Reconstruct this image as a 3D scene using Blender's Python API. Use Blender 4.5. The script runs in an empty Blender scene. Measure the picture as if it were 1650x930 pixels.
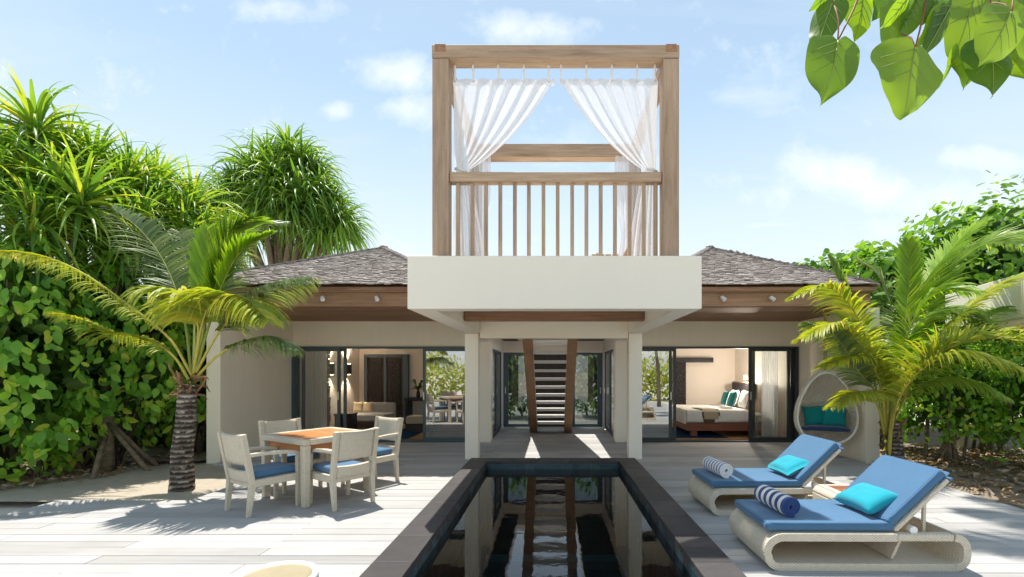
import bpy, bmesh, math, random
import numpy as np
from mathutils import Vector, Matrix, noise

random.seed(7)
R = math.radians
SC = bpy.context.scene
COL = SC.collection

# ------------------------------------------------------------------ camera, sky, sun, exposure
F = 760.0                      # focal length in photo pixels (photo 1650 px wide)
CX, CY, CZ = 891.0, 598.0, 1.55
cam_d = bpy.data.cameras.new('camera')
cam = bpy.data.objects.new('camera', cam_d); COL.objects.link(cam)
cam.location = (0, 0, CZ); cam.rotation_euler = (R(90), 0, 0)
cam_d.sensor_width = 36.0; cam_d.lens = 36.0 * F / 1650.0
cam_d.shift_x = -(CX - 825.0) / 1650.0
cam_d.shift_y = (CY - 465.0) / 1650.0
cam_d.clip_start = 0.05; cam_d.clip_end = 2000
SC.camera = cam

SUN_TRAVEL = Vector((0.17, -0.31, -1.0)).normalized()     # high sun, behind the villa
sun_d = bpy.data.lights.new('sun', 'SUN'); sun_d.energy = 2.45; sun_d.angle = R(0.6)
sun_d.color = (1.0, 0.94, 0.85)
sun = bpy.data.objects.new('sun', sun_d); COL.objects.link(sun)
sun.rotation_euler = SUN_TRAVEL.to_track_quat('-Z', 'Y').to_euler()
sun.location = (-4, 10, 30)
to_sun = -SUN_TRAVEL
SUN_EL = math.asin(to_sun.z); SUN_ROT = math.atan2(to_sun.x, to_sun.y)

SC.view_settings.view_transform = 'Standard'; SC.view_settings.look = 'None'
SC.view_settings.exposure = 1.50; SC.view_settings.gamma = 1.0
SC.view_settings.use_curve_mapping = False
SC.cycles.max_bounces = 16; SC.cycles.transparent_max_bounces = 24
SC.cycles.diffuse_bounces = 12; SC.cycles.glossy_bounces = 6; SC.cycles.transmission_bounces = 8
SC.cycles.use_denoising = True
SC.cycles.sample_clamp_indirect = 10.0


class NT:
    """tiny node helper"""
    def __init__(s, tree):
        s.t = tree; s.n = tree.nodes; s.l = tree.links
    def new(s, typ, **kw):
        nd = s.n.new(typ)
        for k, v in kw.items(): setattr(nd, k, v)
        return nd
    def set(s, sock, v):
        if v is None: return
        if hasattr(v, 'is_output') or isinstance(v, bpy.types.NodeSocket): s.l.new(v, sock)
        else: sock.default_value = v
    def math(s, op, a, b=None, c=None, clamp=False):
        nd = s.new('ShaderNodeMath', operation=op, use_clamp=clamp)
        s.set(nd.inputs[0], a); s.set(nd.inputs[1], b); s.set(nd.inputs[2], c)
        return nd.outputs[0]
    def vmath(s, op, a, b=None):
        nd = s.new('ShaderNodeVectorMath', operation=op)
        s.set(nd.inputs[0], a); s.set(nd.inputs[1], b)
        return nd.outputs[0]
    def mix(s, f, a, b, mode='MIX'):
        nd = s.new('ShaderNodeMix', data_type='RGBA', blend_type=mode)
        s.set(nd.inputs[0], f); s.set(nd.inputs[6], a); s.set(nd.inputs[7], b)
        return nd.outputs[2]
    def noise(s, vec, scale, detail=4, rough=0.55, dist=0.0):
        nd = s.new('ShaderNodeTexNoise')
        s.set(nd.inputs['Vector'], vec); nd.inputs['Scale'].default_value = scale
        nd.inputs['Detail'].default_value = detail; nd.inputs['Roughness'].default_value = rough
        nd.inputs['Distortion'].default_value = dist
        return nd.outputs[0]
    def mapping(s, vec, scale=(1, 1, 1), loc=(0, 0, 0)):
        nd = s.new('ShaderNodeMapping')
        s.set(nd.inputs[0], vec); nd.inputs['Scale'].default_value = scale; nd.inputs['Location'].default_value = loc
        return nd.outputs[0]
    def ramp(s, f, stops, interp='LINEAR'):
        nd = s.new('ShaderNodeValToRGB'); cr = nd.color_ramp; cr.interpolation = interp
        while len(cr.elements) > 1: cr.elements.remove(cr.elements[-1])
        cr.elements[0].position = stops[0][0]; cr.elements[0].color = c4(stops[0][1])
        for p, c in stops[1:]:
            e = cr.elements.new(p); e.color = c4(c)
        s.set(nd.inputs[0], f)
        return nd.outputs[0]
    def rng(s, v, a, b, c, d, clamp=True):
        nd = s.new('ShaderNodeMapRange', clamp=clamp)
        s.set(nd.inputs[0], v)
        for i, x in enumerate((a, b, c, d)): nd.inputs[i + 1].default_value = x
        return nd.outputs[0]


def c4(c):
    if isinstance(c, (int, float)): c = (c, c, c)
    return (c[0], c[1], c[2], 1.0)


# sky: Nishita plus fair-weather clouds, all by direction
world = bpy.data.worlds.new('World'); SC.world = world; world.use_nodes = True
nt = NT(world.node_tree); nt.n.clear()
sky = nt.new('ShaderNodeTexSky', sky_type='NISHITA'); sky.sun_disc = False
sky.sun_elevation = SUN_EL; sky.sun_rotation = SUN_ROT
sky.altitude = 0; sky.air_density = 1.0; sky.dust_density = 0.6; sky.ozone_density = 1.6
tc = nt.new('ShaderNodeTexCoord'); gen = tc.outputs['Generated']
sep = nt.new('ShaderNodeSeparateXYZ'); nt.set(sep.inputs[0], gen)
zc = nt.math('MAXIMUM', sep.outputs[2], 0.03)
cx_ = nt.math('DIVIDE', sep.outputs[0], nt.math('ADD', zc, 0.12)); cy_ = nt.math('DIVIDE', sep.outputs[1], nt.math('ADD', zc, 0.12))
cmb = nt.new('ShaderNodeCombineXYZ'); nt.set(cmb.inputs[0], cx_); nt.set(cmb.inputs[1], cy_)
n1 = nt.noise(nt.mapping(cmb.outputs[0], (1.0, 1.25, 1), (3.1, 7.7, 0)), 1.5, 8, 0.58, 0.3)
n2 = nt.noise(nt.mapping(cmb.outputs[0], (0.35, 1.6, 1), (1.3, 2.2, 0)), 1.1, 6, 0.6, 0.5)
# a few puffs where the photographed sky has them (direction space: u = x/y, v = z/y)
yv = nt.math('MAXIMUM', sep.outputs[1], 0.05)
u = nt.math('DIVIDE', sep.outputs[0], yv); v = nt.math('DIVIDE', sep.outputs[2], yv)
wob = nt.new('ShaderNodeCombineXYZ'); nt.set(wob.inputs[0], u); nt.set(wob.inputs[1], v)
wn = nt.noise(wob.outputs[0], 7.0, 7, 0.62)
puffs = None
for (px, py, rx, ry, st) in ((855, 45, 105, 34, .9), (640, 118, 90, 36, 1.0), (665, 178, 60, 30, .8), (541, 178, 36, 18, .8),
                             (455, 12, 90, 24, .8), (1345, 283, 95, 42, 1.0), (1600, 255, 120, 26, .7), (1440, 310, 260, 40, .6),
                             (1165, 288, 40, 26, .4), (1420, 365, 90, 22, .5), (270, 15, 50, 16, .4)):
    uu, vv = (px - CX) / F, (CY - py) / F
    du = nt.math('DIVIDE', nt.math('SUBTRACT', u, uu), rx / F); dv = nt.math('DIVIDE', nt.math('SUBTRACT', v, vv), ry / F)
    rr = nt.math('ADD', nt.math('MULTIPLY', du, du), nt.math('MULTIPLY', dv, dv))
    g = nt.math('MULTIPLY', nt.math('SUBTRACT', 1.25, nt.math('SQRT', rr), clamp=True), st)
    puffs = g if puffs is None else nt.math('MAXIMUM', puffs, g)
pm = nt.rng(nt.math('ADD', nt.math('MULTIPLY', puffs, 0.75), nt.math('MULTIPLY', nt.math('SUBTRACT', wn, 0.5), 2.0)), 0.12, 1.0, 0.0, 0.85)
gm = nt.rng(n1, 0.60, 0.82, 0.0, 0.55)
sm = nt.rng(n2, 0.52, 0.80, 0.0, 0.30)
haze = nt.rng(sep.outputs[2], 0.30, 1.0, 0.80, 0.25)
hcol = nt.mix(nt.rng(sep.outputs[2], 0.06, 0.50, 0.0, 1.0), (4.5, 4.75, 5.0, 1), (2.6, 3.6, 4.55, 1))
mask = nt.math('MAXIMUM', nt.math('MAXIMUM', pm, gm), sm)
mask = nt.math('MAXIMUM', mask, 0.0)
skyc = nt.vmath('MULTIPLY', sky.outputs[0], (0.68, 0.62, 0.55))
col1 = nt.mix(haze, skyc, hcol)
col2 = nt.mix(mask, col1, (4.7, 4.8, 4.95, 1))
bg = nt.new('ShaderNodeBackground'); bg.inputs[1].default_value = 0.09
nt.set(bg.inputs[0], col2)
wo = nt.new('ShaderNodeOutputWorld'); nt.l.new(bg.outputs[0], wo.inputs[0])

# ------------------------------------------------------------------ materials
M = {}


def mat(name):
    m = bpy.data.materials.new(name); m.use_nodes = True
    t = NT(m.node_tree); t.n.clear()
    out = t.new('ShaderNodeOutputMaterial')
    M[name] = m
    return m, t, out


def principled(t, out, base, rough=0.6, spec=0.4, bump=None, bstr=0.3, bdist=0.01, metal=0.0):
    p = t.new('ShaderNodeBsdfPrincipled')
    t.set(p.inputs['Base Color'], c4(base) if isinstance(base, (tuple, float)) else base)
    t.set(p.inputs['Roughness'], rough); t.set(p.inputs['Specular IOR Level'], spec); t.set(p.inputs['Metallic'], metal)
    if bump is not None:
        b = t.new('ShaderNodeBump'); b.inputs['Strength'].default_value = bstr; b.inputs['Distance'].default_value = bdist
        t.set(b.inputs['Height'], bump); t.l.new(b.outputs[0], p.inputs['Normal'])
    if out is not None: t.l.new(p.outputs[0], out.inputs[0])
    return p


def objco(t):
    return t.new('ShaderNodeTexCoord').outputs['Object']


def worldpos(t):
    return t.new('ShaderNodeNewGeometry').outputs['Position']


def rnd(t):
    """random number per mesh island and per object"""
    a = t.new('ShaderNodeNewGeometry').outputs['Random Per Island']; b = t.new('ShaderNodeObjectInfo').outputs['Random']
    return t.math('FRACT', t.math('ADD', a, b))


def mk_plaster(name, c, var=0.06):
    m, t, out = mat(name)
    p = worldpos(t)
    n = t.noise(p, 1.3, 6, 0.6); n2 = t.noise(p, 60, 3)
    streak = t.noise(t.mapping(p, (6, 6, 0.35)), 2.0, 5, 0.6)
    f = t.math('ADD', t.math('MULTIPLY', n, 0.6), t.math('MULTIPLY', streak, 0.4))
    col = t.ramp(f, [(0.3, [x * (1 - var) for x in c]), (0.7, [min(1, x * (1 + var * .6)) for x in c])])
    principled(t, out, col, 0.8, 0.25, n2, 0.12, 0.004)


mk_plaster('plaster_cream', (0.86, 0.785, 0.645))
mk_plaster('plaster_canopy', (0.85, 0.785, 0.675), 0.02)
mk_plaster('plaster_inside', (0.76, 0.70, 0.63), 0.03)
mk_plaster('ceiling_white', (0.80, 0.77, 0.72), 0.03)


def mk_wood(name, axis, dark, light, rough=0.6, scale=1.0, knots=True):
    m, t, out = mat(name)
    co = objco(t); oi = t.new('ShaderNodeObjectInfo').outputs['Random']
    isl = t.new('ShaderNodeNewGeometry').outputs['Random Per Island']
    off = t.new('ShaderNodeCombineXYZ')
    for i, k in enumerate((17.0, 31.0, 9.0)): t.set(off.inputs[i], t.math('MULTIPLY', t.math('ADD', oi, isl), k))
    co = t.vmath('ADD', co, off.outputs[0])
    s = [22 * scale] * 3; s['xyz'.index(axis)] = 1.1 * scale
    s2 = [5 * scale] * 3; s2['xyz'.index(axis)] = 1.0 * scale
    g = t.noise(t.mapping(co, tuple(s)), 1.6, 6, 0.65, 0.35)
    b = t.noise(t.mapping(co, tuple(s2)), 1.0, 4, 0.6, 0.4)
    f = t.math('ADD', t.math('MULTIPLY', g, 0.6), t.math('MULTIPLY', b, 0.45))
    mid = [(a + c) / 2 for a, c in zip(dark, light)]
    col = t.ramp(f, [(0.33, dark), (0.5, mid), (0.70, light)])
    if knots:
        s3 = [6.5 * scale] * 3; s3['xyz'.index(axis)] = 2.6 * scale
        vo = t.new('ShaderNodeTexVoronoi'); t.set(vo.inputs['Vector'], t.mapping(co, tuple(s3)))
        sc_ = t.new('ShaderNodeSeparateColor'); t.set(sc_.inputs[0], vo.outputs['Color'])
        kn = t.math('MULTIPLY', t.rng(vo.outputs['Distance'], 0.04, 0.17, 1, 0), t.math('GREATER_THAN', sc_.outputs[0], 0.60))
        col = t.mix(t.math('MULTIPLY', kn, 0.75), col, c4([x * 0.4 for x in dark]))
    tint = t.rng(t.math('FRACT', t.math('ADD', oi, isl)), 0, 1, 0.84, 1.14)
    tv = t.new('ShaderNodeCombineXYZ')
    for i in range(3): t.set(tv.inputs[i], tint)
    col = t.mix(1.0, col, tv.outputs[0], 'MULTIPLY')
    principled(t, out, col, rough, 0.3, g, 0.25, 0.004)


for ax in 'xyz':
    mk_wood('teak_' + ax, ax, (0.25, 0.160, 0.100), (0.54, 0.395, 0.275))
    mk_wood('cedar_' + ax, ax, (0.17, 0.085, 0.046), (0.40, 0.225, 0.13))
mk_wood('fascia_wood', 'x', (0.23, 0.125, 0.070), (0.47, 0.285, 0.170))
mk_wood('stair_wood', 'z', (0.20, 0.105, 0.055), (0.40, 0.235, 0.135))
mk_wood('orange_wood', 'x', (0.42, 0.150, 0.045), (0.62, 0.265, 0.095), 0.45, knots=False)
mk_wood('red_wood', 'x', (0.20, 0.070, 0.040), (0.34, 0.135, 0.080), 0.4, knots=False)
mk_wood('floor_wood', 'x', (0.30, 0.17, 0.08), (0.48, 0.29, 0.15), 0.4, knots=False)
mk_wood('dark_wood', 'z', (0.018, 0.014, 0.014), (0.060, 0.042, 0.036), 0.5, knots=False)
mk_wood('panel_wood', 'z', (0.17, 0.115, 0.075), (0.28, 0.20, 0.14), 0.5, knots=False)


def mk_deck():
    m, t, out = mat('deck_plank')
    co = worldpos(t); r = rnd(t)
    off = t.new('ShaderNodeCombineXYZ'); t.set(off.inputs[0], t.math('MULTIPLY', r, 37.0)); t.set(off.inputs[2], t.math('MULTIPLY', r, 11.0))
    co2 = t.vmath('ADD', co, off.outputs[0])
    g = t.noise(t.mapping(co2, (0.7, 26, 1)), 1.0, 6, 0.65, 0.2)
    b = t.noise(t.mapping(co2, (0.5, 5.0, 1)), 1.0, 4, 0.6, 0.3)
    blot = t.noise(co, 1.6, 5, 0.6)
    f = t.math('ADD', t.math('ADD', t.math('MULTIPLY', g, 0.5), t.math('MULTIPLY', b, 0.35)), t.math('MULTIPLY', r, 0.42))
    col = t.ramp(f, [(0.30, (0.265, 0.262, 0.257)), (0.52, (0.385, 0.381, 0.373)), (0.85, (0.46, 0.455, 0.446))])
    col = t.mix(t.rng(blot, 0.48, 0.75, 0, 0.45), col, (0.30, 0.285, 0.26, 1))
    principled(t, out, col, 0.7, 0.25, g, 0.3, 0.003)


mk_deck()


def mk_simple(name, c, rough=0.5, spec=0.4, metal=0.0, nscale=12, var=0.08, bump=0.0):
    m, t, out = mat(name)
    n = t.noise(objco(t), nscale, 4)
    col = t.ramp(n, [(0.3, [x * (1 - var) for x in c]), (0.7, [min(1, x * (1 + var)) for x in c])])
    principled(t, out, col, rough, spec, n if bump else None, bump, 0.004, metal)


mk_simple('frame_blue_grey', (0.055, 0.090, 0.100), 0.4, 0.5, 0.0, 8, 0.05)
mk_simple('frame_navy', (0.055, 0.085, 0.120), 0.4, 0.5, 0.0, 8, 0.05)
mk_simple('frame_charcoal', (0.030, 0.040, 0.045), 0.4, 0.5, 0.0, 8, 0.05)
mk_simple('steel', (0.55, 0.55, 0.54), 0.3, 0.5, 0.9)
mk_simple('white_paint', (0.78, 0.77, 0.75), 0.5)
mk_simple('tread_grey', (0.50, 0.49, 0.47), 0.65, 0.3, 0, 9, 0.08, 0.1)
mk_simple('black_paint', (0.012, 0.012, 0.014), 0.45)
mk_simple('rope', (0.42, 0.25, 0.10), 0.9, 0.2, 0, 60, 0.25, 0.3)
mk_simple('tan_top', (0.34, 0.29, 0.185), 0.6, 0.3, 0, 6, 0.08)
mk_simple('rug_blue', (0.010, 0.045, 0.115), 0.95, 0.1, 0, 30, 0.3, 0.3)
mk_simple('bark_pale', (0.20, 0.155, 0.11), 0.9, 0.2, 0, 14, 0.35, 0.5)
mk_simple('bark_dark', (0.075, 0.055, 0.042), 0.9, 0.2, 0, 14, 0.4, 0.5)
mk_simple('dead_leaf', (0.25, 0.15, 0.075), 0.85, 0.2, 0, 9, 0.4)
mk_simple('rachis_yellow', (0.46, 0.40, 0.075), 0.5, 0.4, 0, 9, 0.2)
mk_simple('rachis_green', (0.28, 0.33, 0.07), 0.5, 0.4, 0, 9, 0.2)
mk_simple('vein_green', (0.22, 0.30, 0.075), 0.5, 0.4, 0, 9, 0.2)
mk_simple('stem_red', (0.22, 0.09, 0.05), 0.6, 0.3, 0, 9, 0.2)


def mk_fabric(name, c, weave=260, var=0.06, rough=0.9, trans=0.0):
    m, t, out = mat(name)
    co = objco(t)
    w = t.noise(co, weave, 2); n = t.noise(co, 5, 4)
    col = t.ramp(t.math('ADD', t.math('MULTIPLY', n, .7), t.math('MULTIPLY', w, .3)),
                 [(0.3, [x * (1 - var) for x in c]), (0.7, [min(1, x * (1 + var)) for x in c])])
    p = principled(t, out, col, rough, 0.15, t.math('ADD', w, t.math('MULTIPLY', t.noise(co, 9, 3), 3.0)), 0.25, 0.004)
    p.inputs['Sheen Weight'].default_value = 0.25; p.inputs['Sheen Roughness'].default_value = 0.5


mk_fabric('fabric_blue', (0.066, 0.160, 0.285))
mk_fabric('fabric_navy', (0.020, 0.040, 0.120))
mk_fabric('fabric_turquoise', (0.012, 0.32, 0.41))
mk_fabric('fabric_teal', (0.004, 0.20, 0.20))
mk_fabric('fabric_white', (0.78, 0.765, 0.74))
mk_fabric('fabric_grey', (0.33, 0.33, 0.32))
mk_fabric('fabric_tan', (0.48, 0.40, 0.27))
mk_fabric('fabric_brown', (0.12, 0.075, 0.05))


def mk_towel(name, white, blue, width, period, phase):
    m, t, out = mat(name)
    co = objco(t)
    sp = t.new('ShaderNodeSeparateXYZ'); t.set(sp.inputs[0], co)
    ph = t.math('FRACT', t.math('ADD', t.math('DIVIDE', sp.outputs[1], period), phase))
    f = t.math('LESS_THAN', ph, width)
    col = t.mix(f, c4(white), c4(blue))
    n = t.noise(co, 160, 3)
    p = principled(t, out, col, 0.95, 0.1, n, 0.5, 0.008)
    p.inputs['Sheen Weight'].default_value = 0.3


mk_towel('towel_bold', (0.80, 0.79, 0.78), (0.022, 0.055, 0.185), 0.5, 0.088, 10.75)
mk_towel('towel_pale', (0.80, 0.79, 0.79), (0.10, 0.15, 0.36), 0.34, 0.064, 10.35)


def mk_wicker(name, c, scale=1.0):
    m, t, out = mat(name)
    co = objco(t)
    sp = t.new('ShaderNodeSeparateXYZ'); t.set(sp.inputs[0], co)
    k = 2 * math.pi / (0.022 * scale)
    a = t.math('ADD', sp.outputs[0], sp.outputs[1])
    s1 = t.math('SINE', t.math('MULTIPLY', a, k)); s2 = t.math('SINE', t.math('MULTIPLY', sp.outputs[2], k * 1.4))
    h = t.math('ADD', t.math('MULTIPLY', t.math('MULTIPLY', s1, s2), 0.5), 0.5)
    n = t.noise(co, 30, 4)
    f = t.math('ADD', t.math('MULTIPLY', h, 0.55), t.math('MULTIPLY', n, 0.5))
    col = t.ramp(f, [(0.25, [x * 0.72 for x in c]), (0.5, [x * .95 for x in c]), (0.8, [min(1, x * 1.12) for x in c])])
    principled(t, out, col, 0.6, 0.3, h, 0.6, 0.006)


mk_wicker('wicker_cream', (0.66, 0.585, 0.465), 1.3)
mk_wicker('wicker_white', (0.80, 0.74, 0.64))
mk_wicker('wicker_chair', (0.66, 0.585, 0.46), 0.9)


def mk_shingle():
    m, t, out = mat('shingle_grey')
    r = rnd(t); p = worldpos(t)
    n = t.noise(t.mapping(p, (30, 30, 6)), 1.5, 5, 0.6)
    f = t.math('ADD', t.math('MULTIPLY', r, 0.6), t.math('MULTIPLY', n, 0.45))
    col = t.ramp(f, [(0.15, (0.225, 0.192, 0.175)), (0.5, (0.315, 0.280, 0.260)), (0.9, (0.405, 0.370, 0.348))])
    principled(t, out, col, 0.85, 0.2, n, 0.4, 0.006)


mk_shingle()


def mk_stone(name, cols, rough, scale=5, bump=0.3):
    m, t, out = mat(name)
    p = worldpos(t); r = rnd(t)
    n = t.noise(p, scale, 8, 0.65); n2 = t.noise(p, scale * 9, 4)
    f = t.math('ADD', t.math('ADD', t.math('MULTIPLY', n, 0.6), t.math('MULTIPLY', n2, 0.2)), t.math('MULTIPLY', r, 0.25))
    col = t.ramp(f, [(0.3, cols[0]), (0.55, cols[1]), (0.8, cols[2])])
    principled(t, out, col, rough, 0.4, n2, bump, 0.004)


mk_stone('coping_slate', ((0.030, 0.028, 0.029), (0.052, 0.047, 0.047), (0.085, 0.077, 0.076)), 0.55)
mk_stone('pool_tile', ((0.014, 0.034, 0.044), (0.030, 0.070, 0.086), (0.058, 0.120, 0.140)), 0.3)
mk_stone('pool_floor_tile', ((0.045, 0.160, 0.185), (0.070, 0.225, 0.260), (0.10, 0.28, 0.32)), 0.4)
mk_stone('pier_stone', ((0.05, 0.04, 0.03), (0.13, 0.10, 0.075), (0.24, 0.19, 0.14)), 0.8)
mk_stone('sand', ((0.33, 0.285, 0.22), (0.42, 0.37, 0.295), (0.50, 0.45, 0.37)), 0.95, 9, 0.7)
mk_stone('beach_sand', ((0.52, 0.47, 0.39), (0.60, 0.55, 0.47), (0.68, 0.63, 0.55)), 0.95, 9, 0.7)
mk_stone('litter_soil', ((0.08, 0.06, 0.04), (0.20, 0.155, 0.11), (0.36, 0.30, 0.235)), 0.95, 7, 0.8)
mk_stone('porch_floor', ((0.33, 0.33, 0.32), (0.40, 0.40, 0.39), (0.46, 0.46, 0.45)), 0.6, 1.2, 0.1)


def mk_carved():
    m, t, out = mat('carved_door')
    co = objco(t)
    vo = t.new('ShaderNodeTexVoronoi'); t.set(vo.inputs['Vector'], co); vo.inputs['Scale'].default_value = 26
    col = t.ramp(vo.outputs['Distance'], [(0.1, (0.040, 0.026, 0.024)), (0.5, (0.012, 0.010, 0.012)), (0.8, (0.005, 0.005, 0.007))])
    principled(t, out, col, 0.5, 0.4, vo.outputs['Distance'], 0.8, 0.02)


mk_carved()


def mk_glass(name, lo, hi, tint=(0.92, 0.96, 0.95)):
    m, t, out = mat(name)
    tr = t.new('ShaderNodeBsdfTransparent'); tr.inputs[0].default_value = c4(tint)
    gl = t.new('ShaderNodeBsdfGlossy'); gl.inputs['Roughness'].default_value = 0.0
    gl.inputs[0].default_value = (0.95, 0.97, 0.97, 1)
    fr = t.new('ShaderNodeLayerWeight'); fr.inputs[0].default_value = 0.35
    f = t.rng(fr.outputs['Fresnel'], 0.0, 0.6, lo, hi)
    mx = t.new('ShaderNodeMixShader'); t.set(mx.inputs[0], f)
    t.l.new(tr.outputs[0], mx.inputs[1]); t.l.new(gl.outputs[0], mx.inputs[2]); t.l.new(mx.outputs[0], out.inputs[0])


mk_glass('glass_clear', 0.05, 0.5)
mk_glass('glass_tinted', 0.42, 0.8, (0.45, 0.48, 0.47))
mk_glass('glass_door', 0.12, 0.6, (0.62, 0.68, 0.70))
mk_glass('glass_rear', 0.10, 0.6, (0.15, 0.18, 0.19))


def mk_water():
    m, t, out = mat('water')
    p = worldpos(t)
    n = t.noise(t.mapping(p, (1.0, 1.0, 1)), 5.5, 3, 0.5, 0.2); n2 = t.noise(p, 1.7, 2)
    b = t.new('ShaderNodeBump'); b.inputs['Strength'].default_value = 0.028; b.inputs['Distance'].default_value = 0.035
    t.set(b.inputs['Height'], t.math('ADD', n, t.math('MULTIPLY', n2, 1.2)))
    fr = t.new('ShaderNodeFresnel'); fr.inputs[0].default_value = 1.36; t.l.new(b.outputs[0], fr.inputs[1])
    gl = t.new('ShaderNodeBsdfGlossy'); gl.inputs['Roughness'].default_value = 0.0; t.l.new(b.outputs[0], gl.inputs['Normal'])
    gl.inputs[0].default_value = (1, 1, 1, 1)
    tr = t.new('ShaderNodeBsdfTransparent'); tr.inputs[0].default_value = (0.50, 0.70, 0.74, 1)
    mx = t.new('ShaderNodeMixShader'); t.set(mx.inputs[0], t.math('MULTIPLY', fr.outputs[0], 1.25, clamp=True))
    t.l.new(tr.outputs[0], mx.inputs[1]); t.l.new(gl.outputs[0], mx.inputs[2]); t.l.new(mx.outputs[0], out.inputs[0])


mk_water()


def mk_leaf(name, stops, trans=0.4, rough=0.42, tcol=None, spec=0.45):
    m, t, out = mat(name)
    r = rnd(t); n = t.noise(worldpos(t), 2.3, 3)
    f = t.math('ADD', t.math('MULTIPLY', r, 0.75), t.math('MULTIPLY', n, 0.3))
    col = t.ramp(f, stops)
    p = principled(t, None, col, rough, spec)
    tl = t.new('ShaderNodeBsdfTranslucent')
    t.set(tl.inputs[0], t.mix(1.0, col, c4(tcol or (1.6, 1.5, 0.6)), 'MULTIPLY'))
    mx = t.new('ShaderNodeMixShader'); mx.inputs[0].default_value = trans
    t.l.new(p.outputs[0], mx.inputs[1]); t.l.new(tl.outputs[0], mx.inputs[2]); t.l.new(mx.outputs[0], out.inputs[0])


mk_leaf('leaf_shrub', [(0.08, (0.090, 0.240, 0.030)), (0.42, (0.185, 0.420, 0.048)), (0.75, (0.310, 0.540, 0.065)), (0.95, (0.58, 0.58, 0.080))], 0.5)
mk_leaf('leaf_inner', [(0.1, (0.025, 0.065, 0.010)), (0.6, (0.060, 0.140, 0.020)), (1, (0.10, 0.18, 0.025))], 0.4)  # darkened leaf green: shade inside the crowns put into the colour
mk_leaf('leaf_round', [(0.1, (0.075, 0.200, 0.020)), (0.5, (0.130, 0.290, 0.030)), (0.9, (0.220, 0.380, 0.042))], 0.5)
mk_leaf('leaf_pandanus', [(0.08, (0.070, 0.175, 0.032)), (0.42, (0.140, 0.290, 0.040)), (0.72, (0.250, 0.400, 0.045)), (0.95, (0.50, 0.48, 0.065))], 0.45)
mk_leaf('leaf_pandanus_far', [(0.08, (0.075, 0.175, 0.038)), (0.5, (0.135, 0.275, 0.046)), (0.9, (0.240, 0.370, 0.055)), (0.97, (0.44, 0.41, 0.06))], 0.42)
mk_leaf('leaf_palm_green', [(0.1, (0.110, 0.225, 0.035)), (0.5, (0.200, 0.340, 0.050)), (0.9, (0.320, 0.430, 0.065))], 0.42)
mk_leaf('leaf_palm_yellow', [(0.1, (0.200, 0.300, 0.035)), (0.5, (0.350, 0.430, 0.050)), (0.9, (0.54, 0.50, 0.065))], 0.42)
mk_leaf('leaf_palm_bright', [(0.1, (0.17, 0.33, 0.02)), (0.5, (0.25, 0.42, 0.025)), (0.9, (0.36, 0.50, 0.04))], 0.5)
mk_leaf('leaf_palm_grey', [(0.1, (0.115, 0.185, 0.075)), (0.5, (0.185, 0.270, 0.110)), (0.9, (0.30, 0.36, 0.17))], 0.4)
mk_leaf('leaf_hanging', [(0.1, (0.075, 0.165, 0.030)), (0.5, (0.120, 0.235, 0.040)), (0.9, (0.185, 0.310, 0.045))], 0.55, 0.35, (1.9, 1.7, 0.4))
mk_leaf('leaf_hanging_bright', [(0.1, (0.17, 0.33, 0.02)), (0.9, (0.25, 0.42, 0.02))], 0.55)
mk_leaf('leaf_dry', [(0.1, (0.16, 0.09, 0.045)), (0.5, (0.30, 0.20, 0.12)), (0.9, (0.48, 0.39, 0.30))], 0.15, 0.8)


def mk_curtain():
    m, t, out = mat('curtain_voile')
    n = t.noise(objco(t), 240, 2)
    d = t.new('ShaderNodeBsdfDiffuse'); d.inputs[0].default_value = (0.80, 0.80, 0.82, 1)
    tl = t.new('ShaderNodeBsdfTranslucent'); tl.inputs[0].default_value = (0.84, 0.84, 0.87, 1)
    tr = t.new('ShaderNodeBsdfTransparent')
    a = t.new('ShaderNodeMixShader'); a.inputs[0].default_value = 0.5
    t.l.new(d.outputs[0], a.inputs[1]); t.l.new(tl.outputs[0], a.inputs[2])
    lw = t.new('ShaderNodeLayerWeight'); lw.inputs[0].default_value = 0.5
    b = t.new('ShaderNodeMixShader')
    t.set(b.inputs[0], t.math('ADD', t.rng(lw.outputs['Facing'], 0.0, 0.8, 0.36, 0.05), t.math('MULTIPLY', t.math('SUBTRACT', n, 0.5), 0.1)))
    t.l.new(a.outputs[0], b.inputs[1]); t.l.new(tr.outputs[0], b.inputs[2]); t.l.new(b.outputs[0], out.inputs[0])


mk_curtain()


def mk_trunk():
    m, t, out = mat('palm_trunk')
    co = objco(t)
    sp = t.new('ShaderNodeSeparateXYZ'); t.set(sp.inputs[0], co)
    n = t.noise(t.mapping(co, (1, 1, 1.5)), 7, 6, 0.7)
    ring = t.math('SINE', t.math('ADD', t.math('MULTIPLY', sp.outputs[2], 95.0), t.math('MULTIPLY', n, 11.0)))
    f = t.math('ADD', t.math('MULTIPLY', t.math('ADD', t.math('MULTIPLY', ring, .5), .5), 0.18), t.math('MULTIPLY', n, 0.85))
    col = t.ramp(f, [(0.32, (0.022, 0.017, 0.015)), (0.47, (0.075, 0.058, 0.046)), (0.58, (0.20, 0.165, 0.135)), (0.68, (0.46, 0.41, 0.36))])
    principled(t, out, col, 0.9, 0.15, f, 0.8, 0.02)


mk_trunk()


def mk_emit(name, c, s):
    m, t, out = mat(name)
    e = t.new('ShaderNodeEmission'); e.inputs[0].default_value = c4(c); e.inputs[1].default_value = s
    t.l.new(e.outputs[0], out.inputs[0])


mk_emit('lamp_glow', (1.0, 0.72, 0.42), 6.0)

# ------------------------------------------------------------------ mesh helpers
WL = {}                        # location of every parent at build time


def wloc(o):
    return WL.get(o.name, Vector((0, 0, 0))) if o else Vector((0, 0, 0))


def P(px, py, Y):
    return Vector(((px - CX) / F * Y, Y, CZ - (py - CY) / F * Y))


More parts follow.
